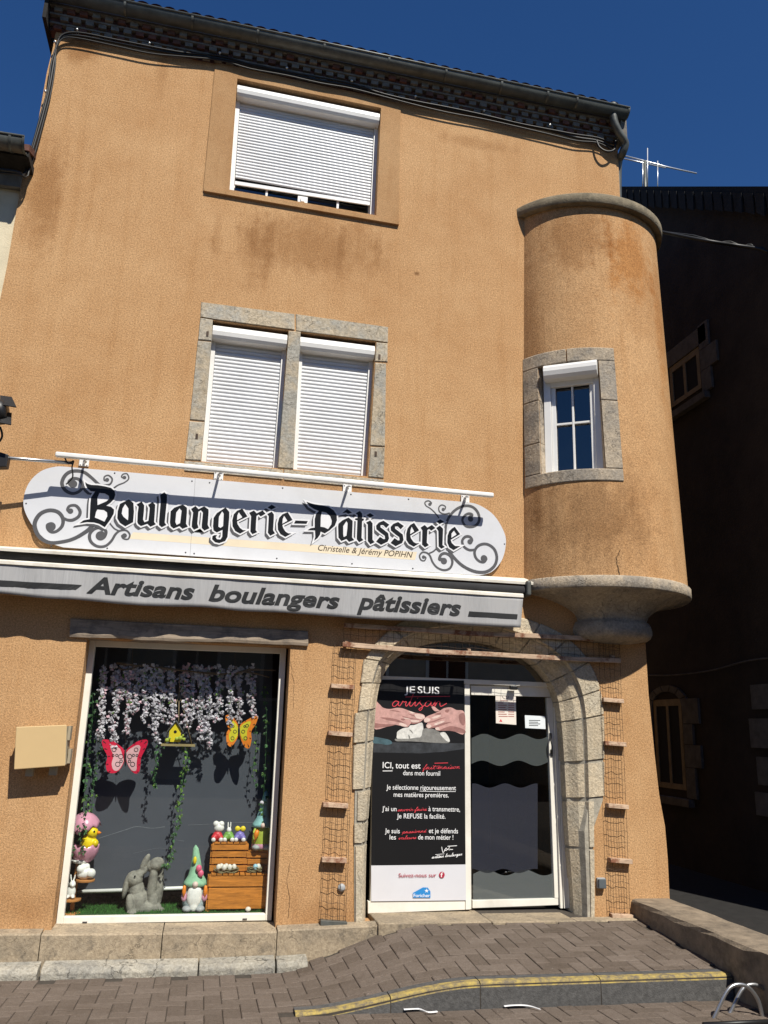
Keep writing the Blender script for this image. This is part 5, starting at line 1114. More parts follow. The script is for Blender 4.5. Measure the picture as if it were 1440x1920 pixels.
# ------------------------------------------------------------------ the Easter window display
FZ = at(300, 1713, .27).z; YK = .58
def S(y): return (8+y)/FPX                # metres per photograph pixel at depth y
M_grass = mk('artificial_grass', (.022, .085, .012), .95, .5, 90, 1.0, 200); M_grassb = mk('artificial_grass_blades', (.03, .11, .016), .9, .5, 30, island=.4)
gm = MB(); gx0, gx1 = at(112, 1716, .29).x, at(505, 1714, .29).x; gm.box(gx0, gx1, .29, 1.05, FZ-.03, FZ)
grs = gm.build('display_base', M_grass); tag(grs, 'green artificial grass mat covering the floor of the window display', 'grass mat')
gb = MB()
for i in range(9000):
    x, y = random.uniform(gx0, gx1), random.uniform(.30, 1.03); a = random.uniform(0, 2*pi); h = random.uniform(.014, .03); dx, dy = .003*cos(a), .003*sin(a); lx, ly = random.uniform(-.01, .01), random.uniform(-.01, .01)
    gb.face([(x-dx, y-dy, FZ), (x+dx, y+dy, FZ), (x+lx, y+ly, FZ+h)])
gb2 = gb.build('grass_blades', M_grassb, grs, fix=False); gb2['kind'] = 'stuff'
bd = MB(); bd.slab([at(px, py, YK) for px, py in ((146, 1668), (503, 1662), (512, 1212), (176, 1208))], .025)
tag(bd.build('backdrop_board', M_board), 'large slate grey board hung as backdrop of the window display', 'board')
bd = MB(); bd.tube([at(146, 1672, YK-.015), at(460, 1661, YK-.015)], .017, 10); tag(bd.build('bottom_rod', M_white), 'white round rod along the lower edge of the grey backdrop', 'rod')
# hanging branch, flower strands and ivy
M_twig = wood('peeled_branch', (.16, .11, .07)); M_petal = mk('silk_petals', (.50, .46, .50), .8, .2, 12, island=.3); M_petalp = mk('pink_silk_petals', (.66, .42, .48), .8, .15, 12, island=.25)
M_leaf = mk('silk_ivy_leaf', (.035, .095, .028), .6, .4, 14, island=.5); M_leafl = mk('bright_ivy_leaf', (.11, .20, .03), .6, .35, 14, island=.4); M_string = mk('jute_string', (.30, .22, .13), .9, .2, 20)
YF = .315
br = MB(); P = cat([at(px, py, YF) for px, py in ((218, 1243), (250, 1247), (300, 1252), (350, 1258), (405, 1263), (440, 1262), (470, 1256), (518, 1257))], 5)
br.tube(P, [.011+.003*sin(i*.7) for i in range(len(P))], 8); br.tube(cat([at(px, py, YF-.01) for px, py in ((455, 1259), (480, 1263), (505, 1270))], 4), .007, 6); br.tube(cat([at(px, py, YF-.01) for px, py in ((260, 1249), (235, 1256), (222, 1252))], 4), .007, 6)
for px in (248, 440): br.tube([at(px, 1255, YF), at(px+2, 1195, YF)], .0018, 4)
tag(br.build('hanging_branch', M_twig), 'bare branch hung across the top of the window display carrying white flower strands', 'branch')
def petal(mb, c, r, mi):
    a, t = random.uniform(0, 2*pi), random.uniform(-.9, .9); u = Vector((cos(a), .5*sin(a*1.7), sin(a))).normalized(); w_ = u.cross(Vector((sin(t), -cos(t), .3*t))).normalized()
    nn = u.cross(w_)*r*.35
    mb.add([c, c+u*r*.55+w_*r*.5+nn, c+u*r*1.1, c+u*r*.55-w_*r*.5+nn], [(0, 1, 2), (0, 2, 3)], mi, False)
def leaf(mb, c, r, mi):
    a = random.uniform(-2.6, -.5); u = Vector((cos(a), random.uniform(-.4, .4), sin(a))).normalized(); w_ = u.cross(Vector((random.uniform(-.5, .5), -1, random.uniform(-.3, .3)))).normalized(); nn = u.cross(w_)*r*.18
    mb.add([c, c+u*r*.25+w_*r*.42+nn, c+u*r*.55+w_*r*.22, c+u*r*1.1, c+u*r*.55-w_*r*.22, c+u*r*.25-w_*r*.42+nn], [(0, 1, 2, 3), (0, 3, 4, 5)], mi, False)
NTH = ['first', 'second', 'third', 'fourth', 'fifth', 'sixth', 'seventh', 'eighth', 'ninth', 'tenth', 'eleventh', 'twelfth', 'thirteenth', 'fourteenth', 'fifteenth', 'sixteenth', 'seventeenth']
strands = [(193, 1378), (216, 1396), (229, 1312), (243, 1368), (258, 1330), (273, 1346), (289, 1384), (303, 1344), (322, 1352), (346, 1358), (361, 1346), (377, 1380), (391, 1396), (412, 1346), (431, 1352), (449, 1350), (472, 1350), (496, 1340)][:17]
for i, (px, yb_) in enumerate(strands):
    y = YF+random.uniform(-.025, .045); T = thing('flower_strand', at(px, 1256, y), NTH[i]+' white silk wisteria strand from the left, hanging from the branch', 'flower strand', 'white wisteria strands in the window')
    ph = random.uniform(0, 6); st = MB(); pf = MB(); yb_ += 10; nn = int((yb_-1250)/2.3); sw = random.uniform(-6, 6)
    line = [at(px+sw*t/24*(t/24)+2.0*sin(t*.5+ph), lerp(1252, yb_, t/24), y) for t in range(25)]; st.tube(line, .0018, 4); st.build('stem', M_leaf, T)
    for q in range(nn):
        t = (q+random.random())/nn; c = line[min(int(t*24), 24)]+Vector((random.gauss(0, .014), random.uniform(-.02, .02), random.uniform(-.012, .012)))
        for _ in range(3): petal(pf, c+Vector((random.uniform(-.008, .008), 0, random.uniform(-.006, .006))), random.uniform(.024, .044)*(1-.2*t), 1 if random.random() < (.28 if i in (2, 3, 9, 10) else .1) else 0)
    for q in range(5): leaf(pf, line[random.randint(0, 14)]+Vector((random.uniform(-.02, .02), -.01, 0)), .03, 2)
    pf.build('blossom', [M_petal, M_petalp, M_leafl], T, fix=False)
ivies = [([(172, 1290), (174, 1340), (167, 1400), (160, 1460), (158, 1520), (150, 1580), (152, 1625)], .33, 'long ivy garland down the left edge of the shop window above the egg', 46, .034, 0),
         ([(186, 1270), (183, 1330), (184, 1400), (176, 1470), (172, 1520)], .40, 'ivy garland beside the leftmost white wisteria strand', 34, .030, 0),
         ([(497, 1290), (500, 1350), (498, 1420), (495, 1480), (492, 1545)], .40, 'ivy garland down the right edge of the window above the teal hatted gnome', 36, .030, 0),
         ([(478, 1350), (480, 1400), (474, 1440), (476, 1470)], .44, 'short thin ivy garland right of the orange butterfly', 16, .024, 0),
         ([(300, 1398), (294, 1420), (290, 1450), (292, 1475)], .33, 'ivy trail hanging from the left end of the birdhouse tray', 16, .028, 0),
         ([(348, 1400), (350, 1430), (343, 1460), (338, 1500), (335, 1530), (326, 1565), (320, 1600), (313, 1625)], .35, 'longest bright ivy trail hanging from the right end of the birdhouse tray', 62, .030, 1)]
for line, y, lab, cnt, sz, br_ in ivies:
    P = cat([at(px, py, y) for px, py in line], 6); T = thing('ivy_garland', P[0], lab, 'ivy garland', 'ivy garlands in the window')
    st = MB(); st.tube(P, .002, 4); st.build('stem', M_leaf, T); lf = MB()
    for q in range(cnt):
        t = (q+random.random())/cnt; c = P[min(int(t*len(P)), len(P)-1)]+Vector((random.uniform(-.03, .03), random.uniform(-.02, .02), random.uniform(-.01, .01)))
        for _ in range(2): leaf(lf, c+Vector((random.uniform(-.012, .012), random.uniform(-.01, .01), random.uniform(-.01, .01))), sz*random.uniform(.7, 1.25), 1 if random.random() < (.5 if br_ and t < .6 else .12) else 0)
    lf.build('foliage', [M_leaf, M_leafl], T, fix=False)
# birdhouse on its hanging tray
BH = thing('hanging_birdhouse', at(334, 1396, .36), 'small yellow birdhouse with grey roof on a wooden tray hung by strings in the window', 'birdhouse')
M_yel = mk('yellow_paint', (.72, .56, .02), .5, .1, 10); M_gr = mk('grey_shingle', (.10, .10, .10), .8, .2, 20); M_wood2 = wood('tray_wood', (.34, .26, .12)); M_orn = mk('green_yellow_ornament', (.35, .42, .05), .6, .2, 12)
yh = .36; s = S(yh)
mb = MB(); c = at(334, 1397, yh); mb.box(c.x-29*s, c.x+29*s, yh-.05, yh+.06, c.z-.010, c.z+.010); mb.build('tray', M_wood2, BH)
mb = MB(); c = at(327, 1391, yh); hw = 10*s; pent = [Vector((c.x-hw, yh-.03, c.z)), Vector((c.x+hw, yh-.03, c.z)), Vector((c.x+hw, yh-.03, c.z+20*s)), Vector((c.x, yh-.03, c.z+33*s)), Vector((c.x-hw, yh-.03, c.z+20*s))]
mb.prism(pent, (0, .09, 0)); mb.build('house_box', M_yel, BH)
mb = MB(); top = c+Vector((0, 0, 35*s))
for sg in (-1, 1):
    e = c+Vector((sg*14*s, 0, 16*s)); mb.hexa([Vector((top.x, yh-.05, top.z)), Vector((e.x, yh-.05, e.z)), Vector((e.x, yh+.08, e.z)), Vector((top.x, yh+.08, top.z))], [Vector((top.x, yh-.05, top.z+.012)), Vector((e.x, yh-.05, e.z+.012)), Vector((e.x, yh+.08, e.z+.012)), Vector((top.x, yh+.08, top.z+.012))])
mb.build('birdhouse_roof', M_gr, BH)
mb = MB(); cc = c+Vector((0, -yh+yh-.0, 17*s)); mb.face([(cc.x+.015*cos(a*pi/8), yh-.0305, cc.z+.015*sin(a*pi/8)) for a in range(16)]); mb.build('entrance_hole', M_black, BH, fix=False)
mb = MB()
for px, py, r, mi in ((331, 1385, .018, 0), (338, 1384, .022, 0), (345, 1386, .016, 0), (313, 1388, .020, 1), (318, 1384, .014, 1), (343, 1379, .012, 1)): mb.ball(at(px, py, yh-.05), (r, r*.7, r), mi, 10, 7)
soften(mb.build('ornament', [M_orn, M_petal], BH), .004, 1)
mb = MB(); ap = at(336, 1299, yh)
for px, py, yy_ in ((308, 1396, yh), (360, 1396, yh), (334, 1396, yh+.05)): mb.tube([ap, at(px, py, yy_)], .004, 5)
mb.tube([ap, at(337, 1262, YF)], .004, 5); mb.build('string', M_string, BH)
# butterflies
def butterfly(lab, y, lw_, rw, lin, rin, body, outer, inner, ink, o, hang, flowers):
    T = thing('butterfly', at(o[0]+body[0][0]/3.6, o[1]+body[0][1]/3.6, y), lab, 'butterfly', 'hanging butterflies in the window')
    bx = at(o[0]+body[0][0]/3.6, 1400, y).x
    def pl(pts, dy=0.0, smo=3):
        P = [at(o[0]+a/3.6, o[1]+b_/3.6, y) for a, b_ in pts]; P = cat(P, smo, True)
        return [Vector((p.x, y-.30*abs(p.x-bx)+dy, p.z)) for p in P]
    for W_, I_ in ((lw_, lin), (rw, rin)):
        mb = MB(); mb.prism(pl(W_), (0, .004, 0)); wg = mb.build('wing', outer, T)
        mb = MB(); mb.face(pl(I_, -.0015)); mb.build('wing_centre', inner, wg, fix=False)
        mb = MB(); cx_ = sum(a for a, b_ in I_)/len(I_)
        for k_, (fx, fy, fr) in enumerate(flowers):
            q = [(I_[0][0]+(fx if W_ is rw else -fx)+fr*cos(2*pi*i/12), fy+fr*sin(2*pi*i/12)) for i in range(13)]
            P = [at(o[0]+a/3.6, o[1]+b_/3.6, y) for a, b_ in q]
            L = []; R = []
            for i, p in enumerate(P):
                d = (p-sum(P[:-1], Vector())/12).normalized()*.0028; yy_ = y-.30*abs(p.x-bx)-.003-.0001*k_
                L.append((p.x+d.x, yy_, p.z+d.z)); R.append((p.x-d.x, yy_, p.z-d.z))
            mb.add(L+R, [(i, i+1, 13+i+1, 13+i) for i in range(12)])
        for i in range(0, len(W_)):
            a, b_ = Vector((*W_[i], 0)), Vector((*I_[i % len(I_)], 0)); p0, p1 = a.lerp(b_, .15), a.lerp(b_, .55); d = Vector((-(p1-p0).y, (p1-p0).x, 0)).normalized()*4
            P = [at(o[0]+v_.x/3.6, o[1]+v_.y/3.6, y) for v_ in (p0+d, p0-d, p1)]; mb.face([(p.x, y-.30*abs(p.x-bx)-.0026-.0001*i, p.z) for p in P])
        mb.build('wing_pattern', ink, wg, fix=False)
    mb = MB(); P = [at(o[0]+a/3.6, o[1]+b_/3.6, y-.008) for a, b_ in body]; mb.tube(P, [.006, .011, .009, .004], 8); mb.build('body', ink, T)
    mb = MB(); mb.tube([P[0], at(*hang, y)], .0012, 4); mb.build('hanging_thread', M_string, T)
M_crim = mk('crimson_metal_wing', (.62, .012, .05), .5, .15, 9); M_pkw = mk('pale_pink_wing', (.72, .42, .44), .5, .1, 12); M_orw = mk('orange_metal_wing', (.78, .22, .02), .5, .15, 9); M_yw = mk('yellow_green_wing', (.62, .55, .03), .5, .15, 12)
butterfly('pink and crimson openwork metal butterfly hung left of the birdhouse', .345, [(842, 822), (790, 770), (740, 745), (694, 748), (702, 800), (728, 855), (718, 910), (732, 962), (790, 965), (836, 900)], [(850, 822), (915, 765), (965, 745), (1000, 750), (988, 800), (955, 865), (950, 915), (938, 965), (900, 966), (856, 900)],
          [(838, 830), (795, 795), (765, 780), (748, 790), (756, 820), (768, 855), (756, 905), (768, 948), (800, 950), (832, 897)], [(855, 830), (905, 790), (935, 780), (950, 792), (944, 820), (930, 860), (924, 905), (922, 950), (890, 950), (859, 897)], [(846, 818), (846, 845), (846, 880), (846, 925)], M_crim, M_pkw, M_char, (0, 1180), (238, 1262), [(22, 858, 15), (42, 910, 15), (66, 812, 13), (48, 850, 8), (20, 890, 9), (72, 850, 7)])
butterfly('yellow and orange openwork metal butterfly hung right of the birdhouse', .345, [(528, 652), (503, 605), (472, 580), (442, 585), (447, 640), (462, 672), (447, 705), (452, 770), (482, 790), (526, 725)], [(538, 652), (580, 615), (625, 593), (658, 590), (645, 640), (615, 688), (617, 740), (602, 800), (570, 792), (542, 728)],
          [(525, 660), (502, 625), (480, 612), (462, 615), (464, 642), (478, 676), (464, 712), (470, 750), (490, 758), (522, 720)], [(541, 660), (575, 630), (600, 620), (612, 625), (605, 648), (588, 684), (586, 722), (580, 748), (566, 750), (545, 718)], [(533, 650), (533, 680), (533, 710), (533, 745)], M_orw, M_yw, M_char, (300, 1180), (448, 1262), [(20, 690, 11), (36, 735, 11), (46, 650, 10), (30, 655, 6)])

# ---- figurines standing in the window
def col(name, c, r=.45): return mk(name, c, r, .15, 14)
M_eggp = col('pink_glazed_shell', (.58, .27, .36), .2); M_chick = col('yellow_chick', (.78, .58, .01), .4); M_beak = col('orange_beak', (.75, .22, .02), .4); M_wht = col('white_ceramic', (.74, .72, .68), .25); M_standw = wood('orange_brown_wood', (.40, .17, .05))
y = .40; s = S(y)
ST = thing('plant_stand', Vector((at(140, 1712, y).x, y, FZ)), 'stepped orange wooden plant stand with two round shelves at the left of the window', 'stand')
mb = MB(); mb.bar(at(134, 1712, y), at(147, 1614, y), .035, .035); mb.build('post', M_standw, ST)
for px, py, r in ((160, 1650, 15), (133, 1686, 16), (134, 1713, 15)):
    mb = MB(); c = at(px, py, y-.04); mb.lathe([(.001, -.012), (r*s, -.012), (r*s, .008), (.001, .008)], c, 22); bevel(mb.build('shelf', M_standw, ST), .004)
mb = MB(); c = at(152, 1613, y); mb.lathe([(.001, -.02), (.07, -.02), (.09, .01), (.001, .01)], c, 22); mb.build('top_dish', M_wht, ST)
EG = thing('egg_figurine', at(158, 1608, y), 'large pink cracked egg with a yellow chick inside on top of the plant stand', 'figurine')
c = at(160, 1586, y); r = .125
def shell(mb, a0, a1, c, tilt=None, n=28, jag=.12):
    rings = []
    for j in range(9):
        ring = []
        for k_ in range(n):
            jg = jag*(1 if k_ % 3 == 0 else (-.6 if k_ % 3 == 1 else .2)); aa = lerp(a0, a1+(jg if a1 > a0 else jg), j/8)
            p = Vector((r*cos(aa)*cos(2*pi*k_/n), r*cos(aa)*sin(2*pi*k_/n), r*1.22*sin(aa)))
            if tilt: p = tilt @ p
            ring.append(p+c)
        rings.append(ring)
    mb.loft(rings, 0, False, True)
mb = MB(); shell(mb, -pi/2*.98, .02, c); o_ = mb.build('lower_shell', M_eggp, EG); sd = o_.modifiers.new('thick', 'SOLIDIFY'); sd.thickness = .008
mb = MB(); shell(mb, pi/2*.98, .06, c+Vector((-.012, .02, .125)), Matrix.Rotation(radians(-20), 3, 'Y') @ Matrix.Scale(1.12, 3)); o_ = mb.build('upper_shell', M_eggp, EG); sd = o_.modifiers.new('thick', 'SOLIDIFY'); sd.thickness = .008
mb = MB()
for q in range(26): leaf(mb, c+Vector((random.uniform(-.10, .02), -.135-random.uniform(0, .02), random.choice((random.uniform(.12, .26), random.uniform(-.06, .03))))), .032, 0)
mb.build('ivy_leaves', M_leaf, EG, fix=False)
mb = MB(); mb.ball(c+Vector((.03, -.03, .03)), (.075, .065, .08)); mb.ball(c+Vector((.055, -.05, .12)), .052); mb.ball(c+Vector((.09, -.06, .03)), (.03, .04, .035)); chk = soften(mb.build('chick', M_chick, EG), .006, 3)
mb = MB(); mb.lathe([(.018, 0), (.012, .02), (.001, .035)], c+Vector((.10, -.065, .12)), 10, 0, Matrix.Rotation(radians(90), 3, 'Y')); mb.build('beak', M_beak, chk)
mb = MB(); mb.ball(c+Vector((.075, -.098, .135)), .008); mb.build('eye', M_black, chk)
def rabbit(lab, base, h, mat, ears=True):
    T = thing('rabbit_figurine', base, lab, 'figurine'); mb = MB(); u = h
    mb.ball(base+Vector((0, 0, u*.26)), (u*.20, u*.20, u*.27)); mb.ball(base+Vector((u*.03, -u*.06, u*.58)), (u*.15, u*.15, u*.15)); mb.ball(base+Vector((u*.05, -u*.17, u*.55)), u*.08)
    if ears:
        for sx in (-1, 1): mb.ball(base+Vector((sx*u*.075, 0, u*.84)), (u*.045, u*.035, u*.17), 0, 10, 8, Matrix.Rotation(radians(sx*10), 3, 'Y'))
    for sx in (-1, 1): mb.ball(base+Vector((sx*u*.12, -u*.14, u*.07)), (u*.09, u*.15, u*.07))
    soften(mb.build('body', mat, T), h*.035, 2); return T
rabbit('small white ceramic rabbit on the lowest shelf of the plant stand', at(132, 1684, y-.05), .20, M_wht)
T = thing('rabbit_figurine', at(160, 1648, y-.04), 'white ceramic pair of cuddling rabbits on the upper shelf of the plant stand', 'figurine')
b0 = at(160, 1648, y-.05); mb = MB(); mb.ball(b0+Vector((-.01, 0, .045)), (.07, .05, .05)); mb.ball(b0+Vector((-.045, -.02, .085)), .038); mb.ball(b0+Vector((.045, -.02, .05)), .042); mb.ball(b0+Vector((.0, 0, .10)), (.03, .03, .032)); mb.ball(b0+Vector((-.05, 0, .125)), (.012, .012, .035)); mb.ball(b0+Vector((-.03, 0, .125)), (.012, .012, .035)); soften(mb.build('body', M_wht, T), .006, 2)
# grey stone rabbit sitting back with its long legs raised
M_grs = mk('grey_cast_stone', (.24, .225, .19), .9, .4, 12, .7, 60, dirt=(.09, .085, .075), dirt_amt=.6)
y = .44; s = S(y)
T = thing('rabbit_statue', Vector((at(272, 1712, y).x, y, FZ)), 'grey stone lop eared rabbit statue leaning back with its hind legs raised to its face', 'statue')
mb = MB()
def e(px, py, rx, rz_, ry=None, dy=0., rot=0): mb.ball(at(px, py, y+dy), (rx*s, (ry or min(rx, rz_))*s, rz_*s), 0, 16, 10, Matrix.Rotation(radians(rot), 3, 'Y'))
e(257, 1692, 18, 24, 18); e(272, 1702, 27, 13, 18); e(256, 1670, 13, 18, 14); e(252, 1648, 14, 13, 13, -.01, 20); e(260, 1640, 8, 8, 8, -.02); e(266, 1636, 5, 4.5, 5, -.02)
e(236, 1662, 5, 19, 8, -.02, 8); e(286, 1692, 10, 22, 13); e(285, 1662, 8, 36, 10, -.01, 2); e(298, 1666, 7.5, 36, 9, .05, 1); e(294, 1620, 13, 11, 10, -.01, -15); e(283, 1624, 8, 9, 8); e(272, 1617, 5.5, 15, 6, -.01, 24); e(271, 1630, 5, 8, 5, -.01); e(244, 1698, 7, 18, 9, -.08, -12); e(248, 1711, 9, 5, 10, -.10); e(300, 1708, 8, 6, 12)
soften(mb.build('body', M_grs, T), .005, 2)
mb = MB(); mb.ball(at(253, 1643, y-.085), .008); mb.build('eye', M_black, T)
# gnomes
def gnome(lab, px, pb, pt, y, hat, body, base_z, lean, wide, extra):
    s = S(y); T = thing('garden_gnome', Vector((at(px, pb, y).x, y, base_z)), lab, 'gnome', 'gnomes in the window'); H = (pb-pt)*s; B = Vector((at(px, pb, y).x, y, base_z)); wd_ = wide*s
    mb = MB(); mb.lathe([(.001, 0), (wd_*.42, 0), (wd_*.5, H*.12), (wd_*.46, H*.3), (wd_*.34, H*.46), (.001, H*.5)], B, 18); mb.build('body', body, T)
    mb = MB(); pr = [(wd_*.56, H*.39), (wd_*.50, H*.44), (wd_*.33, H*.54), (wd_*.24, H*.68), (wd_*.17, H*.84), (wd_*.12, H*.95), (wd_*.02, H*1.0)]
    rings = [[B+Vector((lean*(z/H-.4)**2*H+r*cos(2*pi*k_/16), r*sin(2*pi*k_/16), z+.004*sin(3*k_))) for k_ in range(16)] for r, z in pr]; mb.loft(rings); mb.build('hat', hat, T)
    mb = MB(); mb.ball(B+Vector((0, -wd_*.50, H*.42)), wd_*.13); mb.build('nose', M_sk3, T)
    for sx in (-1, 1): mb = MB(); mb.ball(B+Vector((sx*wd_*.27, -wd_*.34, H*.045)), (wd_*.22, wd_*.28, H*.05)); mb.build('shoe', M_switchl, T)
    extra(T, B, H, wd_)
def ex1(T, B, H, wd_):
    mb = MB(); mb.ball(B+Vector((0, -wd_*.38, H*.24)), (wd_*.34, wd_*.2, H*.19)); mb.ball(B+Vector((0, -wd_*.42, H*.10)), (wd_*.18, wd_*.12, H*.10)); soften(mb.build('beard', M_wht, T), .006, 2)
    for sx in (-1, 1):
        mb = MB(); mb.ball(B+Vector((sx*wd_*.44, -wd_*.3, H*.22)), (wd_*.13, wd_*.12, H*.07)); mb.build('mitten', M_eggp, T)
        mb = MB(); mb.lathe([(.001, -.05), (wd_*.09, .0), (wd_*.07, .05), (.001, .06)], B+Vector((sx*wd_*.46, -wd_*.42, H*.30)), 10); mb.build('carrot', M_beak, T)
    for dx, dz in ((.10, .66), (.20, .58)): mb = MB(); mb.ball(B+Vector((dx*wd_, -wd_*.36, H*dz)), (wd_*.13, wd_*.1, wd_*.15)); mb.build('tulip', M_crimp, T)
    mb = MB(); mb.ball(B+Vector((-wd_*.1, -wd_*.28, H*.78)), (wd_*.08, wd_*.07, H*.06)); mb.build('bud', M_yel, T)
def ex2(T, B, H, wd_):
    mb = MB(); mb.lathe([(.001, -.07), (wd_*.13, .0), (wd_*.10, .04), (.001, .05)], B+Vector((-wd_*.32, -wd_*.5, H*.26)), 10, 0, Matrix.Rotation(radians(12), 3, 'Y')); mb.build('carrot', M_beak, T)
    mb = MB(); mb.lathe([(.001, 0), (wd_*.52, 0), (wd_*.5, H*.06), (wd_*.32, H*.2), (.001, H*.22)], B+Vector((0, -.004, H*.02)), 16); mb.build('skirt', M_eggp, T)
    for sx in (-1, 1): mb = MB(); mb.tube(cat([B+Vector((sx*wd_*.3, -wd_*.25, H*.40)), B+Vector((sx*wd_*.42, -wd_*.42, H*.30)), B+Vector((sx*wd_*.40, -wd_*.5, H*.18))], 4), wd_*.07, 8); mb.build('plait', M_orn, T)
    mb = MB(); mb.ball(B+Vector((-wd_*.12, -wd_*.28, H*.80)), wd_*.11); mb.build('flower', M_petal, T)
M_crimp = col('pink_tulip', (.70, .12, .22)); M_hatg = mk('green_felt_hat', (.25, .45, .29), .8, .2, 20); M_hatt = mk('teal_felt_hat', (.24, .46, .45), .8, .25, 14); M_bluegrey = col('pale_blue_coat', (.38, .45, .46))
gnome('gnome in a tall green hat with white beard on the grass beside the stone rabbit', 362, 1708, 1606, .40, M_hatg, M_bluegrey, FZ, -.12, 38, ex1)
# crates
M_crate = wood('orange_stained_pine', (.52, .19, .03), None, (5, 5, 45))
def crate(lab, x0, x1, y0, y1, z0, z1, nsl, panel):
    T = thing('wooden_crate', Vector(((x0+x1)/2, (y0+y1)/2, z0)), lab, 'crate', 'orange wooden crates in the window')
    for cx_, cy2 in ((x0, y0), (x1, y0), (x0, y1), (x1, y1)):
        mb = MB(); mb.box(cx_-.013, cx_+.013, cy2-.013, cy2+.013, z0, z1+.01); mb.build('corner_post', M_crate, T)
    h = (z1-z0)/nsl
    for i in range(nsl):
        za, zb_ = z0+i*h+.006, z0+(i+1)*h-.006
        for (a, b_, c, d) in ((x0-.02, x1+.02, y0-.026, y0-.0135), (x0-.02, x1+.02, y1+.0135, y1+.026)):
            if panel and c < y0 and i < nsl-1: continue
            mb = MB(); mb.box(a+random.uniform(-.008, .008), b_+random.uniform(-.008, .008), c, d, za, zb_); bevel(mb.build('slat', M_crate, T), .003, 1)
        for (a, b_) in ((x0-.026, x0-.0135), (x1+.0135, x1+.026)):
            mb = MB(); mb.box(a, b_, y0-.01, y1+.01, za, zb_); mb.build('slat', M_crate, T)
    if panel: mb = MB(); mb.box(x0-.012, x1+.012, y0-.024, y0-.0136, z0+.02, z1-h-.004); bevel(mb.build('front_panel', M_crate, T), .004)
    mb = MB(); nb = max(4, int((x1-x0)/.05))
    for i in range(nb): mb.hexa([(lerp(x0, x1, i/nb)+.003, y0-.03, z1), (lerp(x0, x1, (i+1)/nb)-.003, y0-.03, z1), (lerp(x0, x1, (i+1)/nb)-.003, y1+.02, z1), (lerp(x0, x1, i/nb)+.003, y1+.02, z1)], [(lerp(x0, x1, i/nb)+.005, y0-.032, z1+.014), (lerp(x0, x1, (i+1)/nb)-.005, y0-.032, z1+.014), (lerp(x0, x1, (i+1)/nb)-.005, y1+.02, z1+.014), (lerp(x0, x1, i/nb)+.005, y1+.02, z1+.014)])
    mb.build('lid', M_crate, T)
zA, zB_, zC = at(440, 1641, .33).z, at(430, 1582, .43).z, at(484, 1597, .40).z
crate('largest orange slatted crate with a plain front panel standing on the grass', at(391, 1700, .34).x, at(498, 1700, .34).x, .34, .52, FZ, zA, 3, True)
crate('orange slatted crate stacked at the back carrying three small figurines', at(400, 1600, .44).x, at(460, 1600, .44).x, .44, .52, zA+.015, zB_, 4, False)
crate('narrow orange slatted crate stacked at the right under the teal hatted gnome', at(468, 1600, .42).x, at(503, 1600, .42).x, .43, .52, zA+.015, zC, 3, False)
gnome('gnome in a tall teal hat holding a carrot on the narrow orange crate', 489, 1594, 1498, .46, M_hatt, M_orn, zC+.015, .10, 34, ex2)
M_nest = wood('straw_nest', (.20, .17, .09)); M_eggw = col('speckled_white_egg', (.66, .62, .54)); M_eggb = col('pale_blue_egg', (.28, .50, .60))
def nest(lab, c, r, eggs):
    T = thing('nest', c, lab, 'nest'); mb = MB()
    for i in range(26):
        a0 = random.uniform(0, 2*pi); rr = r*random.uniform(.72, 1.08); z = random.uniform(.008, .05)
        mb.tube([c+Vector((rr*cos(a0+t*.35), rr*.45*sin(a0+t*.35), z+.008*sin(t*2+i))) for t in range(7)], .004, 5)
    mb.build('straw', M_nest, T)
    for dx, dy, m_ in eggs: mb = MB(); mb.ball(c+Vector((dx, dy*.7, .05)), (.024, .022, .030)); mb.build('egg', m_, T)
nest('wide straw nest of white eggs on top of the largest orange crate', Vector((at(424, 1630, .38).x, .375, zA+.014)), .11, [(-.07, -.03, M_eggw), (-.02, -.05, M_eggw), (.03, -.04, M_eggw), (.07, -.02, M_eggw), (0, .02, M_eggw), (-.045, .02, M_eggw)])
nest('small straw nest with one blue egg at the right of the largest crate', Vector((at(478, 1634, .37).x, .37, zA+.014)), .07, [(0, -.02, M_eggb), (.03, .01, M_eggw)])
mb = MB(); c = at(465, 1708, .29); c.z = FZ+.022; mb.ball(c, (.026, .022, .022)); tag(mb.build('egg', M_eggw), 'single white egg lying on the grass in front of the largest crate', 'egg')
def wagon(lab, px, cbody, ctop, kind):
    B = Vector((at(px, 1576, .47).x, .475, zB_+.015)); T = thing('easter_figurine', B, lab, 'figurine', 'three small figurines on the back crate')
    mb = MB(); mb.ball(B+Vector((0, 0, .05)), (.048, .035, .045)); mb.ball(B+Vector((-.03, -.02, .035)), .028); mb.ball(B+Vector((.03, -.02, .035)), .028); soften(mb.build('body', cbody, T), .005, 1)
    for sx in (-1, 1): mb = MB(); mb.lathe([(.001, -.008), (.02, -.008), (.02, .008), (.001, .008)], B+Vector((sx*.035, -.045, .02)), 12, 0, Matrix.Rotation(radians(90), 3, 'X')); mb.build('wheel', M_wht, T)
    mb = MB()
    if kind == 0: mb.ball(B+Vector((.01, 0, .12)), (.05, .035, .04)); mb.ball(B+Vector((-.02, 0, .155)), .03); mb.ball(B+Vector((.03, 0, .155)), .028)
    elif kind == 1:
        mb.ball(B+Vector((0, 0, .10)), .024); [mb.ball(B+Vector((sx*.012, 0, .145)), (.008, .007, .032)) for sx in (-1, 1)]
    else: [mb.ball(B+Vector((sx*.026, -.01, .115)), (.026, .015, .026)) for sx in (-1, 1)]
    soften(mb.build('top', ctop, T), .005, 1)
wagon('small red figurine with white top at the left of the back crate', 407, col('red_glaze', (.55, .03, .04)), M_wht, 0)
wagon('small green figurine with a white rabbit in the middle of the back crate', 428, col('green_glaze', (.16, .33, .06)), M_wht, 1)
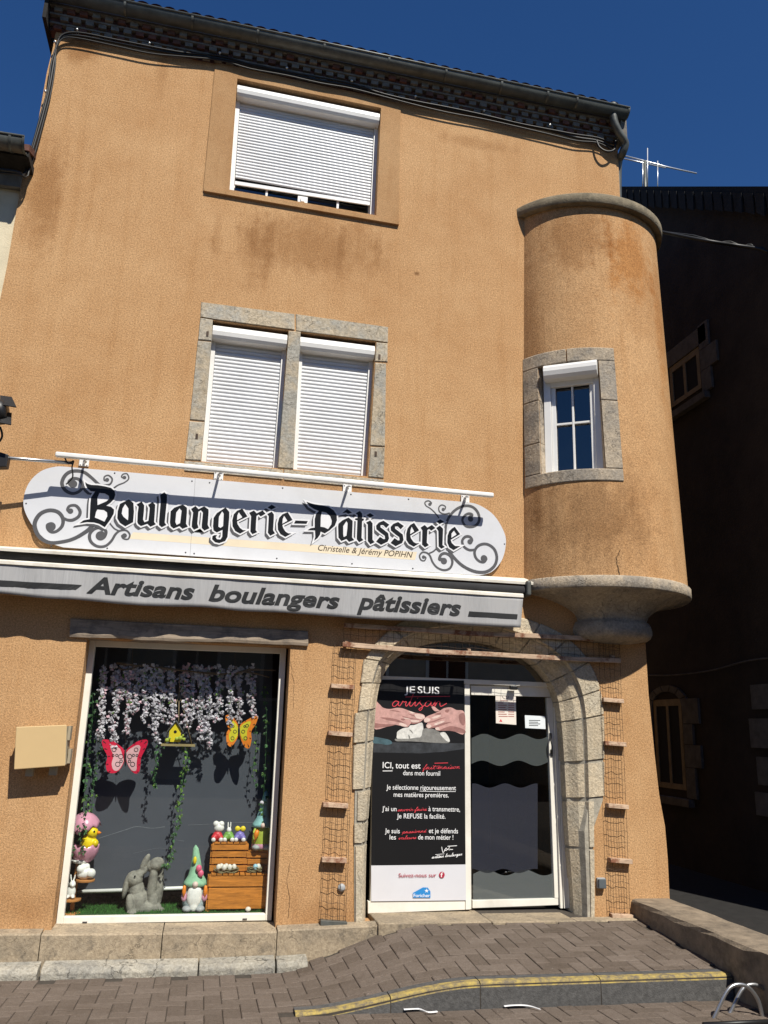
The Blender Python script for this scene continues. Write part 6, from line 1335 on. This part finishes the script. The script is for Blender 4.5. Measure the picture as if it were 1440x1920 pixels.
wagon('small violet figurine with yellow flowers at the right of the back crate', 449, col('violet_glaze', (.18, .14, .42)), M_yel, 2)

# ------------------------------------------------------------------ scratches and hairline cracks
bdo = next(o for o in COL.objects if o.name.startswith('backdrop_board'))
mb = MB(); M_scr = mk('chalky_scratch', (.16, .17, .19), .9, .2, 20)
for i, pts in enumerate(([(185, 1572), (235, 1556), (256, 1550), (285, 1553), (309, 1550)], [(352, 1547), (400, 1545), (448, 1542), (500, 1544)], [(250, 1600), (300, 1590), (330, 1600)], [(330, 1575), (345, 1577)])):
    stroke(mb, [(p.x, p.z) for p in (at(px, py, YK-.002) for px, py in pts)], (.006, .004, .002, .003)[i], YK-.002-.0002*i, 0, 4)
mb.build('scratch', M_scr, bdo, fix=False)
M_crack = mk('dark_crack', (.07, .04, .02), .95, .3, 20)
def crack(pts, wd, on):
    mb = MB(); P = []
    for p, q in zip(pts[:-1], pts[1:]):
        for i in range(6): P.append((lerp(p[0], q[0], i/6)+random.uniform(-1.2, 1.2), lerp(p[1], q[1], i/6)+random.uniform(-.6, .6)))
    P.append(pts[-1]); Q = []
    for px, py in P:
        if on: a, z = on_turret(px, py, .004); Q.append(tp(a, z, .004))
        else: Q.append(at(px, py, -.0025))
    n_ = len(Q); W = [wd*random.uniform(.5, 1.2) for _ in Q]; L = []; R = []
    for i, p in enumerate(Q):
        d = (Q[min(i+1, n_-1)]-Q[max(i-1, 0)]).normalized(); o_ = d.cross(Vector((0, -1, 0)))*W[i]/2; L.append(p+o_); R.append(p-o_)
    mb.add(L+R, [(i, i+1, n_+i+1, n_+i) for i in range(n_-1)]); mb.build('crack', M_crack, tur if on else wall, fix=False)
crack([(1163, 1030), (1156, 1045), (1158, 1062), (1162, 1080)], .008, True)
crack([(1005, 1089), (1060, 1085), (1110, 1081), (1150, 1079), (1200, 1083), (1240, 1089), (1285, 1102)], .014, True)
crack([(545, 1615), (538, 1650), (543, 1690), (540, 1722)], .004, False); crack([(545, 1240), (552, 1290), (549, 1330)], .003, False)
crack([(748, 200), (747, 300), (747, 420)], .004, False); crack([(1105, 1505), (1108, 1560), (1113, 1620)], .006, False)
